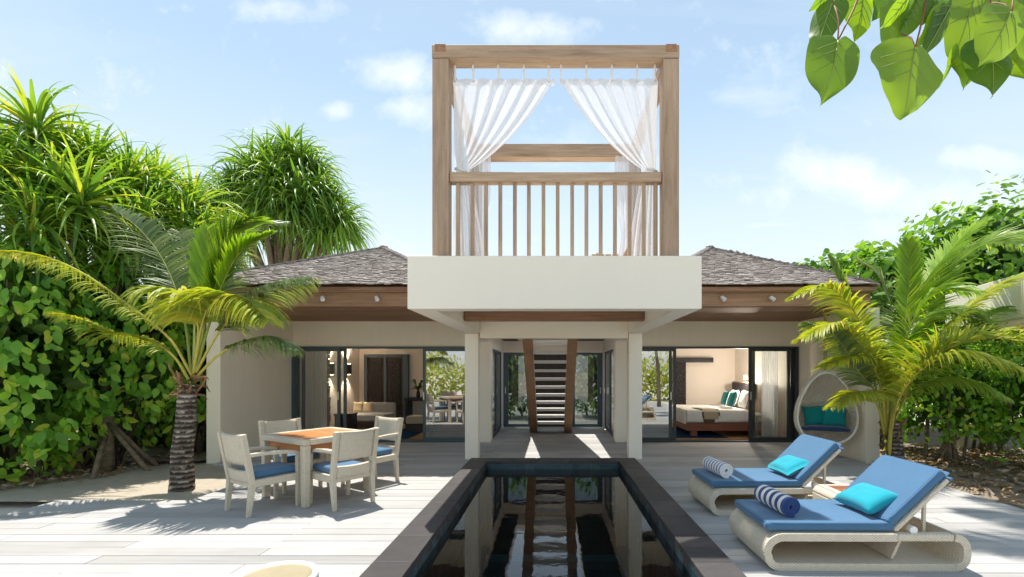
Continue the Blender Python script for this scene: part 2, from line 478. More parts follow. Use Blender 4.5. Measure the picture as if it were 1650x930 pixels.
def thing(name, label, cat, loc=(0, 0, 0), group=None, rz=0.0, kind=None):
    o = bpy.data.objects.new(name, None); COL.objects.link(o)
    o.empty_display_size = 0.2
    o.location = loc; o.rotation_euler = (0, 0, rz); WL[o.name] = Vector(loc)
    return tag(o, label, cat, group, kind)


def tag(o, label=None, cat=None, group=None, kind=None):
    if label: o['label'] = label
    if cat: o['category'] = cat
    if group: o['group'] = group
    if kind: o['kind'] = kind
    return o


def copy_tree(o, parent=None, col=COL):
    c = o.copy(); col.objects.link(c)
    if parent: c.parent = parent
    for ch in list(o.children): copy_tree(ch, c)
    return c


class MB:
    def __init__(s):
        s.v = []; s.f = []
    def add(s, vs, fs):
        o = len(s.v); s.v.extend([tuple(p) for p in vs]); s.f.extend([tuple(i + o for i in f) for f in fs]); return s
    def box(s, x0, x1, y0, y1, z0, z1):
        return s.add([(x0, y0, z0), (x1, y0, z0), (x1, y1, z0), (x0, y1, z0), (x0, y0, z1), (x1, y0, z1), (x1, y1, z1), (x0, y1, z1)],
                     [(0, 3, 2, 1), (4, 5, 6, 7), (0, 1, 5, 4), (1, 2, 6, 5), (2, 3, 7, 6), (3, 0, 4, 7)])
    def obox(s, c, ax, ay, az):
        """box from a centre and three half-axis vectors"""
        c = Vector(c); ax = Vector(ax); ay = Vector(ay); az = Vector(az)
        vs = [c + ax * i + ay * j + az * k for k in (-1, 1) for i, j in ((-1, -1), (1, -1), (1, 1), (-1, 1))]
        return s.add(vs, [(0, 3, 2, 1), (4, 5, 6, 7), (0, 1, 5, 4), (1, 2, 6, 5), (2, 3, 7, 6), (3, 0, 4, 7)])
    def beam(s, a, b, w, h, up=(0, 0, 1)):
        a = Vector(a); b = Vector(b); t = (b - a); L = t.length; t.normalize()
        sd = t.cross(Vector(up)).normalized(); u2 = sd.cross(t)
        return s.obox((a + b) / 2, t * L / 2, sd * w / 2, u2 * h / 2)
    def taper(s, a, b, wa, wb):
        """square post from a to b, side wa at a and wb at b"""
        a = Vector(a); b = Vector(b)
        vs = [a + Vector((i * wa / 2, j * wa / 2, 0)) for i, j in ((-1, -1), (1, -1), (1, 1), (-1, 1))] + \
             [b + Vector((i * wb / 2, j * wb / 2, 0)) for i, j in ((-1, -1), (1, -1), (1, 1), (-1, 1))]
        return s.add(vs, [(0, 3, 2, 1), (4, 5, 6, 7), (0, 1, 5, 4), (1, 2, 6, 5), (2, 3, 7, 6), (3, 0, 4, 7)])
    def tube(s, pts, radii, n=8, cap=True):
        pts = [Vector(p) for p in pts]
        if isinstance(radii, (int, float)): radii = [radii] * len(pts)
        o = len(s.v); prev = None
        for i, p in enumerate(pts):
            t = (pts[min(i + 1, len(pts) - 1)] - pts[max(i - 1, 0)])
            if t.length < 1e-9: t = Vector((0, 0, 1))
            t.normalize()
            if prev is None:
                a = Vector((0, 0, 1)) if abs(t.z) < 0.9 else Vector((1, 0, 0))
                x = t.cross(a).normalized()
            else:
                x = (prev - t * prev.dot(t)).normalized()
            prev = x; y = t.cross(x)
            for k in range(n):
                an = 2 * math.pi * k / n
                q = p + (x * math.cos(an) + y * math.sin(an)) * radii[i]
                s.v.append(tuple(q))
        for i in range(len(pts) - 1):
            for k in range(n):
                a = o + i * n + k; b = o + i * n + (k + 1) % n
                s.f.append((a, b, b + n, a + n))
        if cap:
            s.f.append(tuple(o + k for k in reversed(range(n))))
            s.f.append(tuple(o + (len(pts) - 1) * n + k for k in range(n)))
        return s
    def lathe(s, prof, c=(0, 0, 0), n=32):
        """profile of (r, z)"""
        o = len(s.v)
        for r, z in prof:
            for k in range(n):
                a = 2 * math.pi * k / n
                s.v.append((c[0] + r * math.cos(a), c[1] + r * math.sin(a), c[2] + z))
        for i in range(len(prof) - 1):
            for k in range(n):
                a = o + i * n + k; b = o + i * n + (k + 1) % n
                s.f.append((a, b, b + n, a + n))
        s.f.append(tuple(o + k for k in reversed(range(n)))); s.f.append(tuple(o + (len(prof) - 1) * n + k for k in range(n)))
        return s
    def ribbon(s, path, t, y0, y1):
        """path of (x, z): a band of thickness t extruded along y"""
        n = len(path); L = []; Rr = []
        for i in range(n):
            a = Vector(path[max(i - 1, 0)]); b = Vector(path[min(i + 1, n - 1)])
            d = (b - a).normalized(); nn = Vector((-d.y, d.x)); p = Vector(path[i])
            L.append(p + nn * t / 2); Rr.append(p - nn * t / 2)
        o = len(s.v)
        for y in (y0, y1):
            for q in L: s.v.append((q.x, y, q.y))
            for q in Rr: s.v.append((q.x, y, q.y))
        N = 2 * n
        for i in range(n - 1):
            l0, l1, r0, r1 = o + i, o + i + 1, o + n + i, o + n + i + 1
            s.f += [(l0, l1, r1, r0), (l0 + N, r0 + N, r1 + N, l1 + N), (l0, l0 + N, l1 + N, l1), (r0, r1, r1 + N, r0 + N)]
        for i in (0, n - 1): s.f.append((o + i, o + n + i, o + n + i + N, o + i + N))
        return s
    def grid(s, fn, nu, nv, closed_u=False):
        o = len(s.v)
        for j in range(nv + 1):
            for i in range(nu + (0 if closed_u else 1)): s.v.append(tuple(fn(i / nu, j / nv)))
        w = nu if closed_u else nu + 1
        for j in range(nv):
            for i in range(nu):
                a = o + j * w + i; b = o + j * w + (i + 1) % w
                s.f.append((a, b, b + w, a + w))
        return s
    def build(s, name, m, parent=None, bevel=0.0, smooth=False, solid=0.0, kind=None, subsurf=0, recalc=True, center=True, seg=2):
        me = bpy.data.meshes.new(name)
        vs = s.v
        c = Vector((0, 0, 0))
        if center:
            a = np.array(vs); c = Vector(((a.min(0) + a.max(0)) / 2).tolist())
            vs = (a - np.array(c)).tolist()
        me.from_pydata(vs, [], s.f); me.update()
        if recalc:
            bm = bmesh.new(); bm.from_mesh(me); bmesh.ops.recalc_face_normals(bm, faces=bm.faces); bm.to_mesh(me); bm.free()
        me.materials.append(M[m] if isinstance(m, str) else m)
        if smooth: me.polygons.foreach_set('use_smooth', [True] * len(me.polygons))
        o = bpy.data.objects.new(name, me); COL.objects.link(o)
        o.location = c - wloc(parent) if parent else c
        WL[o.name] = Vector(c)
        if parent: o.parent = parent
        if solid:
            md = o.modifiers.new('solid', 'SOLIDIFY'); md.thickness = solid; md.offset = 0
        if bevel:
            md = o.modifiers.new('bevel', 'BEVEL'); md.width = bevel; md.segments = seg; md.limit_method = 'ANGLE'; md.angle_limit = R(40)
            me.polygons.foreach_set('use_smooth', [True] * len(me.polygons))
            md.harden_normals = True
        if subsurf:
            md = o.modifiers.new('sub', 'SUBSURF'); md.levels = subsurf; md.render_levels = subsurf
        if kind: o['kind'] = kind
        return o


def catmull(pts, n):
    pts = [Vector(p) for p in pts]
    q = [pts[0] * 2 - pts[1]] + pts + [pts[-1] * 2 - pts[-2]]
    seg = len(pts) - 1; out = []
    for i in range(n):
        f = i / (n - 1) * seg; k = min(int(f), seg - 1); t = f - k
        p0, p1, p2, p3 = q[k:k + 4]
        out.append(0.5 * ((2 * p1) + (p2 - p0) * t + (2 * p0 - 5 * p1 + 4 * p2 - p3) * t * t + (3 * p1 - p0 - 3 * p2 + p3) * t ** 3))
    return out


def rand_unit(rg):
    while True:
        d = Vector((rg.uniform(-1, 1), rg.uniform(-1, 1), rg.uniform(-1, 1)))
        if 0.05 < d.length < 1: return d.normalized()

# ------------------------------------------------------------------ the ground, sand, deck and pool
def ring(mb, X0, X1, Y0, Y1, x0, x1, y0, y1, z):
    vs = [(X0, Y0, z), (X1, Y0, z), (X1, Y1, z), (X0, Y1, z), (x0, y0, z), (x1, y0, z), (x1, y1, z), (x0, y1, z)]
    return mb.add(vs, [(0, 1, 5, 4), (1, 2, 6, 5), (2, 3, 7, 6), (3, 0, 4, 7)])


g = ring(MB(), -600, 600, -400, 900, -1.25, 1.25, 0.9, 7.75, -0.10).build('ground', 'beach_sand', recalc=False, center=False); tag(g, kind='structure')


def sand_sheet(name, x0, x1, y0, y1, m, amp, base, nx, ny, edge=None):
    def fn(u, v):
        x = x0 + (x1 - x0) * u; y = y0 + (y1 - y0) * v
        z = base + amp * (noise.noise(Vector((x * .8, y * .8, 3.0))) + .45 * noise.noise(Vector((x * 2.6, y * 2.6, 1.0))) + .22 * noise.noise(Vector((x * 8, y * 8, 2.0))))
        if edge: z = min(z, base + 0.0) if edge(x, y) else z
        return (x, y, z)
    o = MB().grid(fn, nx, ny).build(name, m, smooth=True)
    return tag(o, kind='structure')


sand_sheet('sand_bed', -12, -4.33, 5.66, 11.0, 'sand', 0.030, -0.030, 150, 110)
sand_sheet('thicket_soil', -14, -5.96, 8.0, 16.0, 'litter_soil', 0.03, 0.03, 90, 90)
sand_sheet('planting_bed', 5.26, 14, 1.0, 14.0, 'litter_soil', 0.05, -0.03, 150, 180)

DX0, DX1 = -5.93, 5.27
PX, PY0, PY1 = 1.37, 1.0, 7.88       # outer edge of the pool coping
deck = ring(MB(), DX0 + .01, DX1 - .01, -2.9, 5.67, -1.25, 1.25, 0.9, 5.665, -0.045)
deck.box(-4.34, -1.25, 5.67, 10.4, -0.09, -0.045); deck.box(1.25, DX1 - .01, 5.67, 10.4, -0.09, -0.045)
deck.box(-5.66, -4.34, 7.92, 10.4, -0.09, -0.045); deck.box(-1.25, 1.25, 7.75, 13.2, -0.09, -0.045)
deck.box(-1.40, -1.25, 10.4, 13.2, -0.09, -0.045); deck.box(1.25, 1.40, 10.4, 13.2, -0.09, -0.045)
deck_o = deck.build('deck', 'frame_charcoal'); tag(deck_o, kind='structure')
rg = random.Random(3)
PITCH = 0.17
JX = -2.47


def plank_spans(y):
    if y < 5.60: spans = [(DX0, DX1)]
    elif y < 7.86: spans = [(-4.35, DX1)]
    elif y < 10.30: spans = [(-5.67, DX1)]
    else: spans = [(-1.37, 1.37)]
    if PY0 - .1 < y < PY1 - .02:
        out = []
        for a, b in spans: out += [(a, -PX - .004), (PX + .004, b)]
        spans = out
    return spans


rest = MB(); nparts = 0
k = 0
y = 5.66 - 50 * PITCH
while y < 13.0:
    for a, b in plank_spans(y + PITCH * .5):
        j0 = JX + (1.3 if k % 2 else 0.0)
        cuts = [a] + [c for c in (j0 + 2.6 * i for i in range(-4, 6)) if a + .12 < c < b - .12] + [b]
        for x0, x1 in zip(cuts[:-1], cuts[1:]):
            dz = rg.uniform(-0.0015, 0.0015)
            box = (x0 + .0025, x1 - .0025, y + .003, y + PITCH - .003, -0.035 + dz, dz)
            if 3.2 < y < 8.3 and nparts < 290:
                MB().box(*box).build('plank', 'deck_plank', deck_o); nparts += 1
            else:
                rest.box(*box)
    y += PITCH; k += 1
rest.build('deck_boards', 'deck_plank', deck_o, kind='stuff')

# pool
pool = tag(thing('swimming_pool', None, None, (0, 4.4, 0)), kind='structure')
IX, IY0, IY1 = 1.07, 1.3, 7.58
ZW = -0.030
b = MB()
b.box(-IX - .15, -IX, IY0 - .15, IY1 + .15, -1.4, 0.05); b.box(IX, IX + .15, IY0 - .15, IY1 + .15, -1.4, 0.05)
b.box(-IX, IX, IY1, IY1 + .15, -1.4, 0.05); b.box(-IX, IX, IY0 - .15, IY0, -1.4, 0.05)
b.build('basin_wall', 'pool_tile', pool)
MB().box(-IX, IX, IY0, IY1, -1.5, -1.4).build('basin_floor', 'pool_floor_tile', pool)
# tiles on the basin walls (proud by a few millimetres, joints recessed)
tl = MB(); rg = random.Random(5)
T = 0.148; 
for i in range(int((IY1 - IY0) / .15)):
    yy = IY0 + i * .15
    for zz in [0.05 - .15 * (j + 1) for j in range(9)]:
        d = rg.uniform(.004, .009)
        tl.box(-IX, -IX + d, yy, yy + T - .004, zz + .003, zz + T)
        tl.box(IX - d, IX, yy, yy + T - .004, zz + .003, zz + T)
for i in range(int(2 * IX / .15)):
    xx = -IX + .02 + i * .15
    for zz in [0.05 - .15 * (j + 1) for j in range(9)]:
        d = rg.uniform(.004, .009)
        tl.box(xx, xx + T - .004, IY1 - d, IY1, zz + .003, zz + T)
for i in range(int(2 * IX / .3)):
    for j in range(int((IY1 - IY0) / .3)):
        d = rg.uniform(.004, .010)
        tl.box(-IX + .02 + i * .3, -IX + .312 + i * .3, IY0 + j * .3, IY0 + .292 + j * .3, -1.4, -1.4 + d)
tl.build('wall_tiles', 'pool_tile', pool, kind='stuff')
CT = 0.10
n = 11; L = (PY1 - .30 - (PY0 + .3)) / n
for sx in (-1, 1):
    for i in range(n):
        y0 = PY0 + .3 + L * i
        xa, xb = sorted((sx * (IX - .006), sx * PX))
        MB().box(xa, xb, y0 + .002, y0 + L - .002, -0.02, CT + rg.uniform(-.001, .001)).build('coping_slab', 'coping_slate', pool, bevel=.006)
for y0, y1 in ((PY1 - .298, PY1), (PY0, PY0 + .298)):
    w = 2 * PX / 5
    for i in range(5):
        MB().box(-PX + w * i + .002, -PX + w * (i + 1) - .002, y0, y1, -0.02, CT + rg.uniform(-.001, .001)).build('coping_slab', 'coping_slate', pool, bevel=.006)
w = MB().grid(lambda u, v: (-IX + .003 + (2 * IX - .006) * u, IY0 + .003 + (IY1 - IY0 - .006) * v, ZW), 4, 8).build('pool_water', 'water', recalc=False)
tag(w, kind='structure')

# ------------------------------------------------------------------ villa wings
DY = 10.33                      # plane of the sliding doors


def X(px): return (px - CX) / 73.5


def door_panel(parent, x0, x1, yc, frame, glass, z0=.03, z1=2.045, st=.06, handle=None, axis='x', name='sliding_door'):
    """one glazed leaf: frame with a pane sub-part; axis 'x' = leaf lies along x"""
    m = MB(); t = .045
    def bx(a0, a1, c0, c1):
        if axis == 'x': m.box(a0, a1, yc - t / 2, yc + t / 2, c0, c1)
        else: m.box(yc - t / 2, yc + t / 2, a0, a1, c0, c1)
    bx(x0, x0 + st, z0, z1); bx(x1 - st, x1, z0, z1)
    bx(x0 + st, x1 - st, z0, z0 + .07); bx(x0 + st, x1 - st, z1 - .06, z1)
    f = m.build(name, frame, parent)
    m = MB(); a0, a1, c0, c1 = x0 + st, x1 - st, z0 + .07, z1 - .06
    if axis == 'x': m.add([(a0, yc, c0), (a1, yc, c0), (a1, yc, c1), (a0, yc, c1)], [(0, 1, 2, 3)])
    else: m.add([(yc, a0, c0), (yc, a1, c0), (yc, a1, c1), (yc, a0, c1)], [(0, 1, 2, 3)])
    m.build('pane', glass, f, recalc=False)
    if handle is not None:
        hx = handle
        if axis == 'x': MB().box(hx - .012, hx + .012, yc - .06, yc - .024, .92, 1.10).build('handle', 'steel', f, bevel=.004)
        else: MB().box(yc - .06, yc - .024, hx - .012, hx + .012, .92, 1.10).build('handle', 'steel', f, bevel=.004)
    return f


def shingle_roof(parent, x0, x1, y0, y1, ze, ax, ay, az, seed):
    """hipped pavilion roof: boarded deck with lapped wooden shingles"""
    rg = random.Random(seed)
    A = Vector((ax, ay, az)); c = [Vector((x0, y0, ze)), Vector((x1, y0, ze)), Vector((x1, y1, ze)), Vector((x0, y1, ze))]
    m = MB(); dn = Vector((0, 0, .05))
    m.add([p - Vector((0, 0, .04)) for p in c] + [A - dn] + [p - Vector((0, 0, .10)) for p in c],
          [(0, 1, 4), (1, 2, 4), (2, 3, 4), (3, 0, 4), (8, 7, 6, 5), (0, 5, 6, 1), (1, 6, 7, 2), (2, 7, 8, 3), (3, 8, 5, 0)])
    roof = m.build('roof', 'cedar_x', parent)
    s = MB()
    for e in range(4):
        a, b = c[e], c[(e + 1) % 4]
        base = (b - a); Lb = base.length; bx = base.normalized()
        mid = (a + b) / 2
        foot = a + bx * (A - a).dot(bx)
        up = (A - foot); Ls = up.length; uy = up.normalized()
        nz = bx.cross(uy).normalized()
        if nz.z < 0: nz = -nz
        rows = int(Ls / .105)
        for r in range(rows + 1):
            t0 = r * .105 - .05; f = max(0, min(1, (t0 + .07) / Ls))
            la = (foot - a).length * f; lb = Lb - (b - foot).length * f
            xx = la + rg.uniform(-.08, 0)
            while xx < lb:
                w = rg.uniform(.07, .135)
                xe = min(xx + w, lb + .02)
                h = rg.uniform(.20, .235); tk = rg.uniform(.014, .026)
                j = rg.uniform(-.028, .014); tw = rg.uniform(-.008, .008)
                p = a + bx * (max(xx, la - .02) + .003) + uy * (t0 + j) + nz * .012
                q = a + bx * (xe - .003) + uy * (t0 + j + tw) + nz * .012
                lift = nz * (tk + rg.uniform(.004, .018))
                hh = min(h, max(.06, Ls - t0))
                s.add([p + lift - nz * tk, q + lift - nz * tk, q + uy * hh - nz * .012, p + uy * hh - nz * .012,
                       p + lift, q + lift, q + uy * hh, p + uy * hh],
                      [(0, 3, 2, 1), (4, 5, 6, 7), (0, 1, 5, 4), (1, 2, 6, 5), (3, 0, 4, 7)])
                xx = xe
        # hip cap
        d = (A - a); hl = d.length; hn = int(hl / .16)
        for r in range(hn):
            p = a + d * (r / hn) + Vector((0, 0, .045)); q = a + d * ((r + 1.35) / hn) + Vector((0, 0, .03))
            s.beam(p, q, rg.uniform(.15, .19), .022)
    s.build('shingles', 'shingle_grey', roof, kind='stuff', recalc=False)
    return roof


def wing(name, label, sgn, xo, xi, ex0, ex1, apx, spots, seed):
    """sgn -1 left, +1 right; xo = outer side wall inner face; xi = inner corner at the porch"""
    t = thing(name, label, 'villa wing', ((xo + xi) / 2, 11.5, 0))
    a, b = sorted((xo, xi))
    # walls
    w0, w1 = sorted((xo, xo + sgn * .24))
    MB().box(w0, w1, 8.08, 14.2, -.05, 2.638).build('side_wall', 'plaster_cream', t, bevel=.008)
    MB().box(a + .001, b - .001, DY, DY + .2, 2.085, 2.638).build('header_wall', 'plaster_cream', t)
    MB().box(a + .002, b, 13.86, 14.10, -.05, 2.60).build('back_wall', 'plaster_inside', t)
    MB().box(a + .003, b - .003, DY + .203, 13.858, 2.52, 2.60).build('ceiling', 'ceiling_white', t)
    # wooden floor, board by board
    n = 20; wd = (13.85 - DY) / n; first = None
    fl = MB().box(a + .003, b - .003, DY + .002, 13.858, -.08, -.012).build('floor', 'cedar_x', t)
    rgf = random.Random(seed)
    for i in range(n):
        o = MB().box(a + .004, b - .004, DY + .004 + wd * i, DY + wd * (i + 1), -.012, .006 + rgf.uniform(0, .001))
        o.build('floor_board', 'floor_wood', fl)
    # inside lining of the side wall
    l0, l1 = sorted((xo, xo - sgn * .012))
    MB().box(l0, l1, DY + .21, 13.855, .006, 2.518).build('wall_lining', 'plaster_inside', t)
    # eave: soffit boards, fascia, roof
    nb = 13; bw = (DY - 8.10) / nb
    sx0, sx1 = ex0 + .05, ex1
    for i in range(nb):
        MB().box(sx0, sx1, 8.10 + bw * i + .004, 8.10 + bw * (i + 1) - .004, 2.642, 2.662).build('soffit_board', 'cedar_x', t)
    MB().box(sx0 + .01, sx1 - .01, 8.10, DY, 2.664, 2.70).build('soffit_lining', 'black_paint', t)
    fa = MB().box(ex0, ex1, 8.04, 8.098, 2.655, 2.885).build('fascia_board', 'fascia_wood', t, bevel=.006)
    fa2 = MB().box(ex0, ex1, 7.99, 8.098, 2.888, 2.975).build('fascia_board', 'teak_x', t, bevel=.006)
    for fo in (ex0, ex1 - .05):
        MB().box(fo, fo + .05, 8.10, 14.0, 2.655, 2.975).build('side_fascia', 'teak_y', t, bevel=.006)
    for sx in spots:
        sp = MB().tube([(sx, 8.04, 2.80), (sx, 8.0, 2.80), (sx, 7.985, 2.795)], [.018, .018, .03], 10).build('spotlight', 'white_paint', t, smooth=False)
        MB().tube([(sx, 7.99, 2.80), (sx + .03, 7.94, 2.75)], [.032, .036], 12).build('lamp_head', 'white_paint', sp)
    shingle_roof(t, ex0 - .06, ex1 + .02, 7.92, 14.1, 3.0, apx, 11.0, 4.40, seed)
    # door track frame
    m = MB()
    m.box(a, b, DY - .05, DY + .16, 2.045, 2.085)
    o0, o1 = sorted((xo, xo - sgn * .075)); m.box(o0, o1, DY - .05, DY + .16, 0, 2.045)
    m.box(a, b, DY - .05, DY + .16, -.02, .03)
    fr = 'frame_blue_grey' if sgn < 0 else 'frame_charcoal'
    m.build('door_frame', fr, t, bevel=.004)
    return t


LW = wing('villa_wing', 'left villa wing with shingled roof, open living room and teal framed glass doors', -1, -5.70, -1.62, -6.45, -1.63, -3.95, (X(520) * 73.5 / 95, X(607) * 73.5 / 95), 11)
fr = 'frame_blue_grey'
door_panel(LW, X(476), X(549), DY - .005, fr, 'glass_clear', handle=X(547))
door_panel(LW, X(485), X(557), DY + .055, fr, 'glass_clear')
door_panel(LW, X(682), -1.63, DY - .005, fr, 'glass_tinted', handle=X(684))
door_panel(LW, X(692), -1.63, DY + .055, fr, 'glass_clear')
RW = wing('villa_wing', 'right villa wing with shingled roof and bedroom behind dark framed glass doors', 1, 5.36, 1.62, 1.63, 5.42, 3.66, (X(1163) * 73.5 / 95, X(1242) * 73.5 / 95), 12)
fr = 'frame_charcoal'
door_panel(RW, 1.63, X(1082), DY - .005, fr, 'glass_tinted', handle=X(1080))
door_panel(RW, 1.63, X(1090), DY + .055, fr, 'glass_clear')
door_panel(RW, X(1206), X(1272), DY - .005, fr, 'glass_clear', handle=X(1208))
door_panel(RW, X(1213), X(1279), DY + .055, fr, 'glass_clear')

# ------------------------------------------------------------------ porch: raised canopy box on columns, passage, rear doors
PB = thing('porch_pavilion', 'cream flat canopy box on square columns between the two wings', 'porch', (0, 9, 0))
pc = 'plaster_canopy'
ZB, ZT = 2.215, 2.786
MB().box(-1.56, 1.595, 5.05, 5.25, ZB, ZT).build('parapet', pc, PB, bevel=.01)
MB().box(-1.56, -1.29, 5.253, 8.52, ZB + .001, ZT - .002).build('side_beam', pc, PB, bevel=.008)
MB().box(1.325, 1.595, 5.253, 8.52, ZB + .001, ZT - .002).build('side_beam', pc, PB, bevel=.008)
MB().box(-1.287, 1.322, 5.253, 8.297, 2.47, 2.62).build('slab', pc, PB)
MB().box(-1.55, -1.315, 8.30, 8.515, -.03, ZB - .003).build('column', pc, PB, bevel=.008)
MB().box(1.335, 1.57, 8.30, 8.515, -.03, ZB - .003).build('column', pc, PB, bevel=.008)
MB().box(-1.287, 1.322, 8.30, 8.515, 2.13, 2.62).build('lintel', pc, PB, bevel=.006)
MB().box(-1.285, 1.32, 6.80, 6.92, 2.275, 2.467).build('timber_beam', 'cedar_x', PB, bevel=.01)
# roof over the passage with the stair opening
HX0, HX1, HY0, HY1 = -.95, .62, 8.62, 12.40
MB().box(-1.62, HX0, 8.53, 13.4, 2.40, 2.62).build('slab', pc, PB); MB().box(HX1, 1.62, 8.53, 13.4, 2.40, 2.62).build('slab', pc, PB)
MB().box(HX0 + .001, HX1 - .001, 8.53, HY0, 2.40, 2.62).build('slab', pc, PB); MB().box(HX0 + .001, HX1 - .001, HY1, 13.4, 2.40, 2.62).build('slab', pc, PB)
for x0, x1, y0, y1 in ((-1.355, HX0 - .004, 8.54, 13.06), (HX1 + .004, 1.355, 8.54, 13.06)):  # unseen dark boards, added so the passage ceiling mirrors darker in the pool
    nbd = 24; wb = (y1 - y0) / nbd
    for i in range(nbd):
        MB().box(x0, x1, y0 + wb * i + .003, y0 + wb * (i + 1) - .003, 2.380, 2.398).build('added_ceiling_board', 'dark_wood', PB)
# corner pillars, upper bands and side glazing
for sx in (-1, 1):
    x0, x1 = sorted((sx * 1.36, sx * 1.615))
    MB().box(x0, x1, 10.30, 10.62, -.03, 2.398).build('column', pc, PB, bevel=.008)
    x0, x1 = sorted((sx * 1.385, sx * 1.60))
    MB().box(x0, x1, 10.622, 13.07, 2.07, 2.398).build('upper_wall', 'ceiling_white', PB)
    x0, x1 = sorted((sx * 1.36, sx * 1.60))
    MB().box(x0, x1, 8.53, 10.298, 2.20, 2.398).build('upper_wall', 'ceiling_white', PB)
    x0, x1 = sorted((sx * 1.385, sx * 1.60))
    MB().box(x0, x1, 12.86, 13.07, -.03, 2.068).build('side_pier', 'ceiling_white', PB)
    for k, (ya, yb) in enumerate(((10.625, 11.74), (11.745, 12.855))):
        door_panel(PB, ya, yb, sx * 1.43, 'frame_navy', 'glass_door', z0=0.0, z1=2.065, axis='y', name='glazed_screen', handle=yb - .08 if k else None)
MB().box(-1.62, 1.62, 13.09, 13.30, 2.07, 2.398).build('rear_wall', 'plaster_inside', PB)
for x0, x1 in ((-1.62, -1.385), (1.385, 1.62)):
    MB().box(x0, x1, 13.09, 13.30, -.05, 2.068).build('rear_wall', 'ceiling_white', PB)
fr = 'frame_navy'
door_panel(PB, -1.38, -.55, 13.15, fr, 'glass_rear', z0=0, z1=2.065, st=.14, handle=-1.32, name='rear_door')
door_panel(PB, .47, 1.38, 13.15, fr, 'glass_rear', z0=0, z1=2.065, st=.14, handle=1.32, name='rear_door')
MB().box(-.548, .468, 13.10, 13.28, 0, 2.066).build('dark_panel', 'dark_wood', PB)

# ------------------------------------------------------------------ staircase
ST = thing('staircase', 'open timber staircase with pale grey treads rising through the porch roof', 'staircase', (-.05, 11.5, 0))
s0, s1 = Vector((0, 11.86, -.02)), Vector((0, 8.60, 2.44))
sd = (s1 - s0).normalized()
for x in (-.485, .375):
    m = MB(); wv = Vector((.095, 0, 0))
    hv = Vector((0, .30, 0))
    a, b_ = s0 + Vector((x, 0, 0)), s1 + Vector((x, 0, 0))
    b_ = a + (b_ - a) * ((2.395 - a.z) / (b_.z - a.z)); a = a + (b_ - a) * (.022 / (b_.z - a.z))
    m.add([a - wv, a + wv, a + wv + hv, a - wv + hv, b_ - wv, b_ + wv, b_ + wv + hv, b_ - wv + hv],
          [(0, 3, 2, 1), (4, 5, 6, 7), (0, 1, 5, 4), (1, 2, 6, 5), (2, 3, 7, 6), (3, 0, 4, 7)])
    m.build('stringer', 'stair_wood', ST, bevel=.01)
for i in range(12):
    z = .10 + i * .182; f = (z + .02) / 2.46; y = 11.86 + (8.60 - 11.86) * f + .17
    MB().box(-.389, .279, y - .15, y + .15, z - .03, z + .03).build('tread', 'tread_grey', ST, bevel=.006)

# ------------------------------------------------------------------ pergola on the canopy
PG = thing('pergola', 'weathered timber pergola frame with balustrade on top of the canopy', 'pergola', (0.03, 6.4, 2.62))
zt = 5.165
for (x0, x1) in ((-1.34, -1.16), (1.22, 1.40)):
    for (y0, y1) in ((5.23, 5.41), (7.50, 7.68)):
        MB().box(x0, x1, y0, y1, 2.622, 5.018).build('post', 'teak_z', PG, bevel=.008)
    MB().box(x0 + .03, x1 - .03, 5.218, 7.69, 5.085, 5.172).build('side_beam', 'cedar_y', PG, bevel=.004)
    MB().box(x0 + .02, x1 - .02, 5.425, 7.485, 5.022, 5.083).build('side_rail', 'teak_y', PG, bevel=.006)
MB().box(-1.342, 1.402, 5.222, 5.415, 5.020, zt).build('front_beam', 'teak_x', PG, bevel=.008)
MB().box(-1.342, 1.402, 7.495, 7.685, 4.95, zt).build('rear_beam', 'teak_x', PG, bevel=.008)
MB().box(-1.158, 1.218, 5.26, 5.385, 3.665, 3.775).build('handrail', 'teak_x', PG, bevel=.012)
for px in (738, 761, 783, 806, 829.5, 852, 875.7, 898.6, 922, 945, 968, 991, 1014.6, 1037.5, 1056.7):
    x = (px - CX) / 143.2
    MB().box(x - .021, x + .021, 5.30, 5.342, 2.622, 3.668).build('baluster', 'teak_z', PG, bevel=.004)
# deck chair standing behind the balustrade, seen between the balusters
DC = thing('deck_chair', 'wooden slatted deck chair behind the right end of the pergola balustrade', 'deck chair', (1.05, 6.3, 2.62))
m = MB()
for y in (6.06, 6.54):
    MB().beam((.72, y, 2.64), (1.16, y, 3.46), .05, .07, (0, 1, 0)).build('back_post', 'teak_z', DC, bevel=.006)
    MB().beam((.98, y, 2.625), (.55, y, 3.05), .05, .06, (0, 1, 0)).build('leg', 'teak_z', DC, bevel=.006)
for i in range(5):
    f = .48 + i * .12
    p = Vector((.72 + .44 * f, 6.3, 2.64 + .82 * f))
    MB().obox(p, (.022, 0, .04), (0, .215, 0), (.012, 0, -.006)).build('slat', 'teak_y', DC, bevel=.004)
for i in range(4):
    MB().box(.50 + i * .09, .575 + i * .09, 6.09, 6.51, 3.04, 3.06).build('slat', 'teak_y', DC, bevel=.004)


# curtains
def folds(u, n, ph): return math.sin(u * n * 2 * math.pi + ph) + .35 * math.sin(u * n * 4.7 * math.pi + 1.3 * ph)


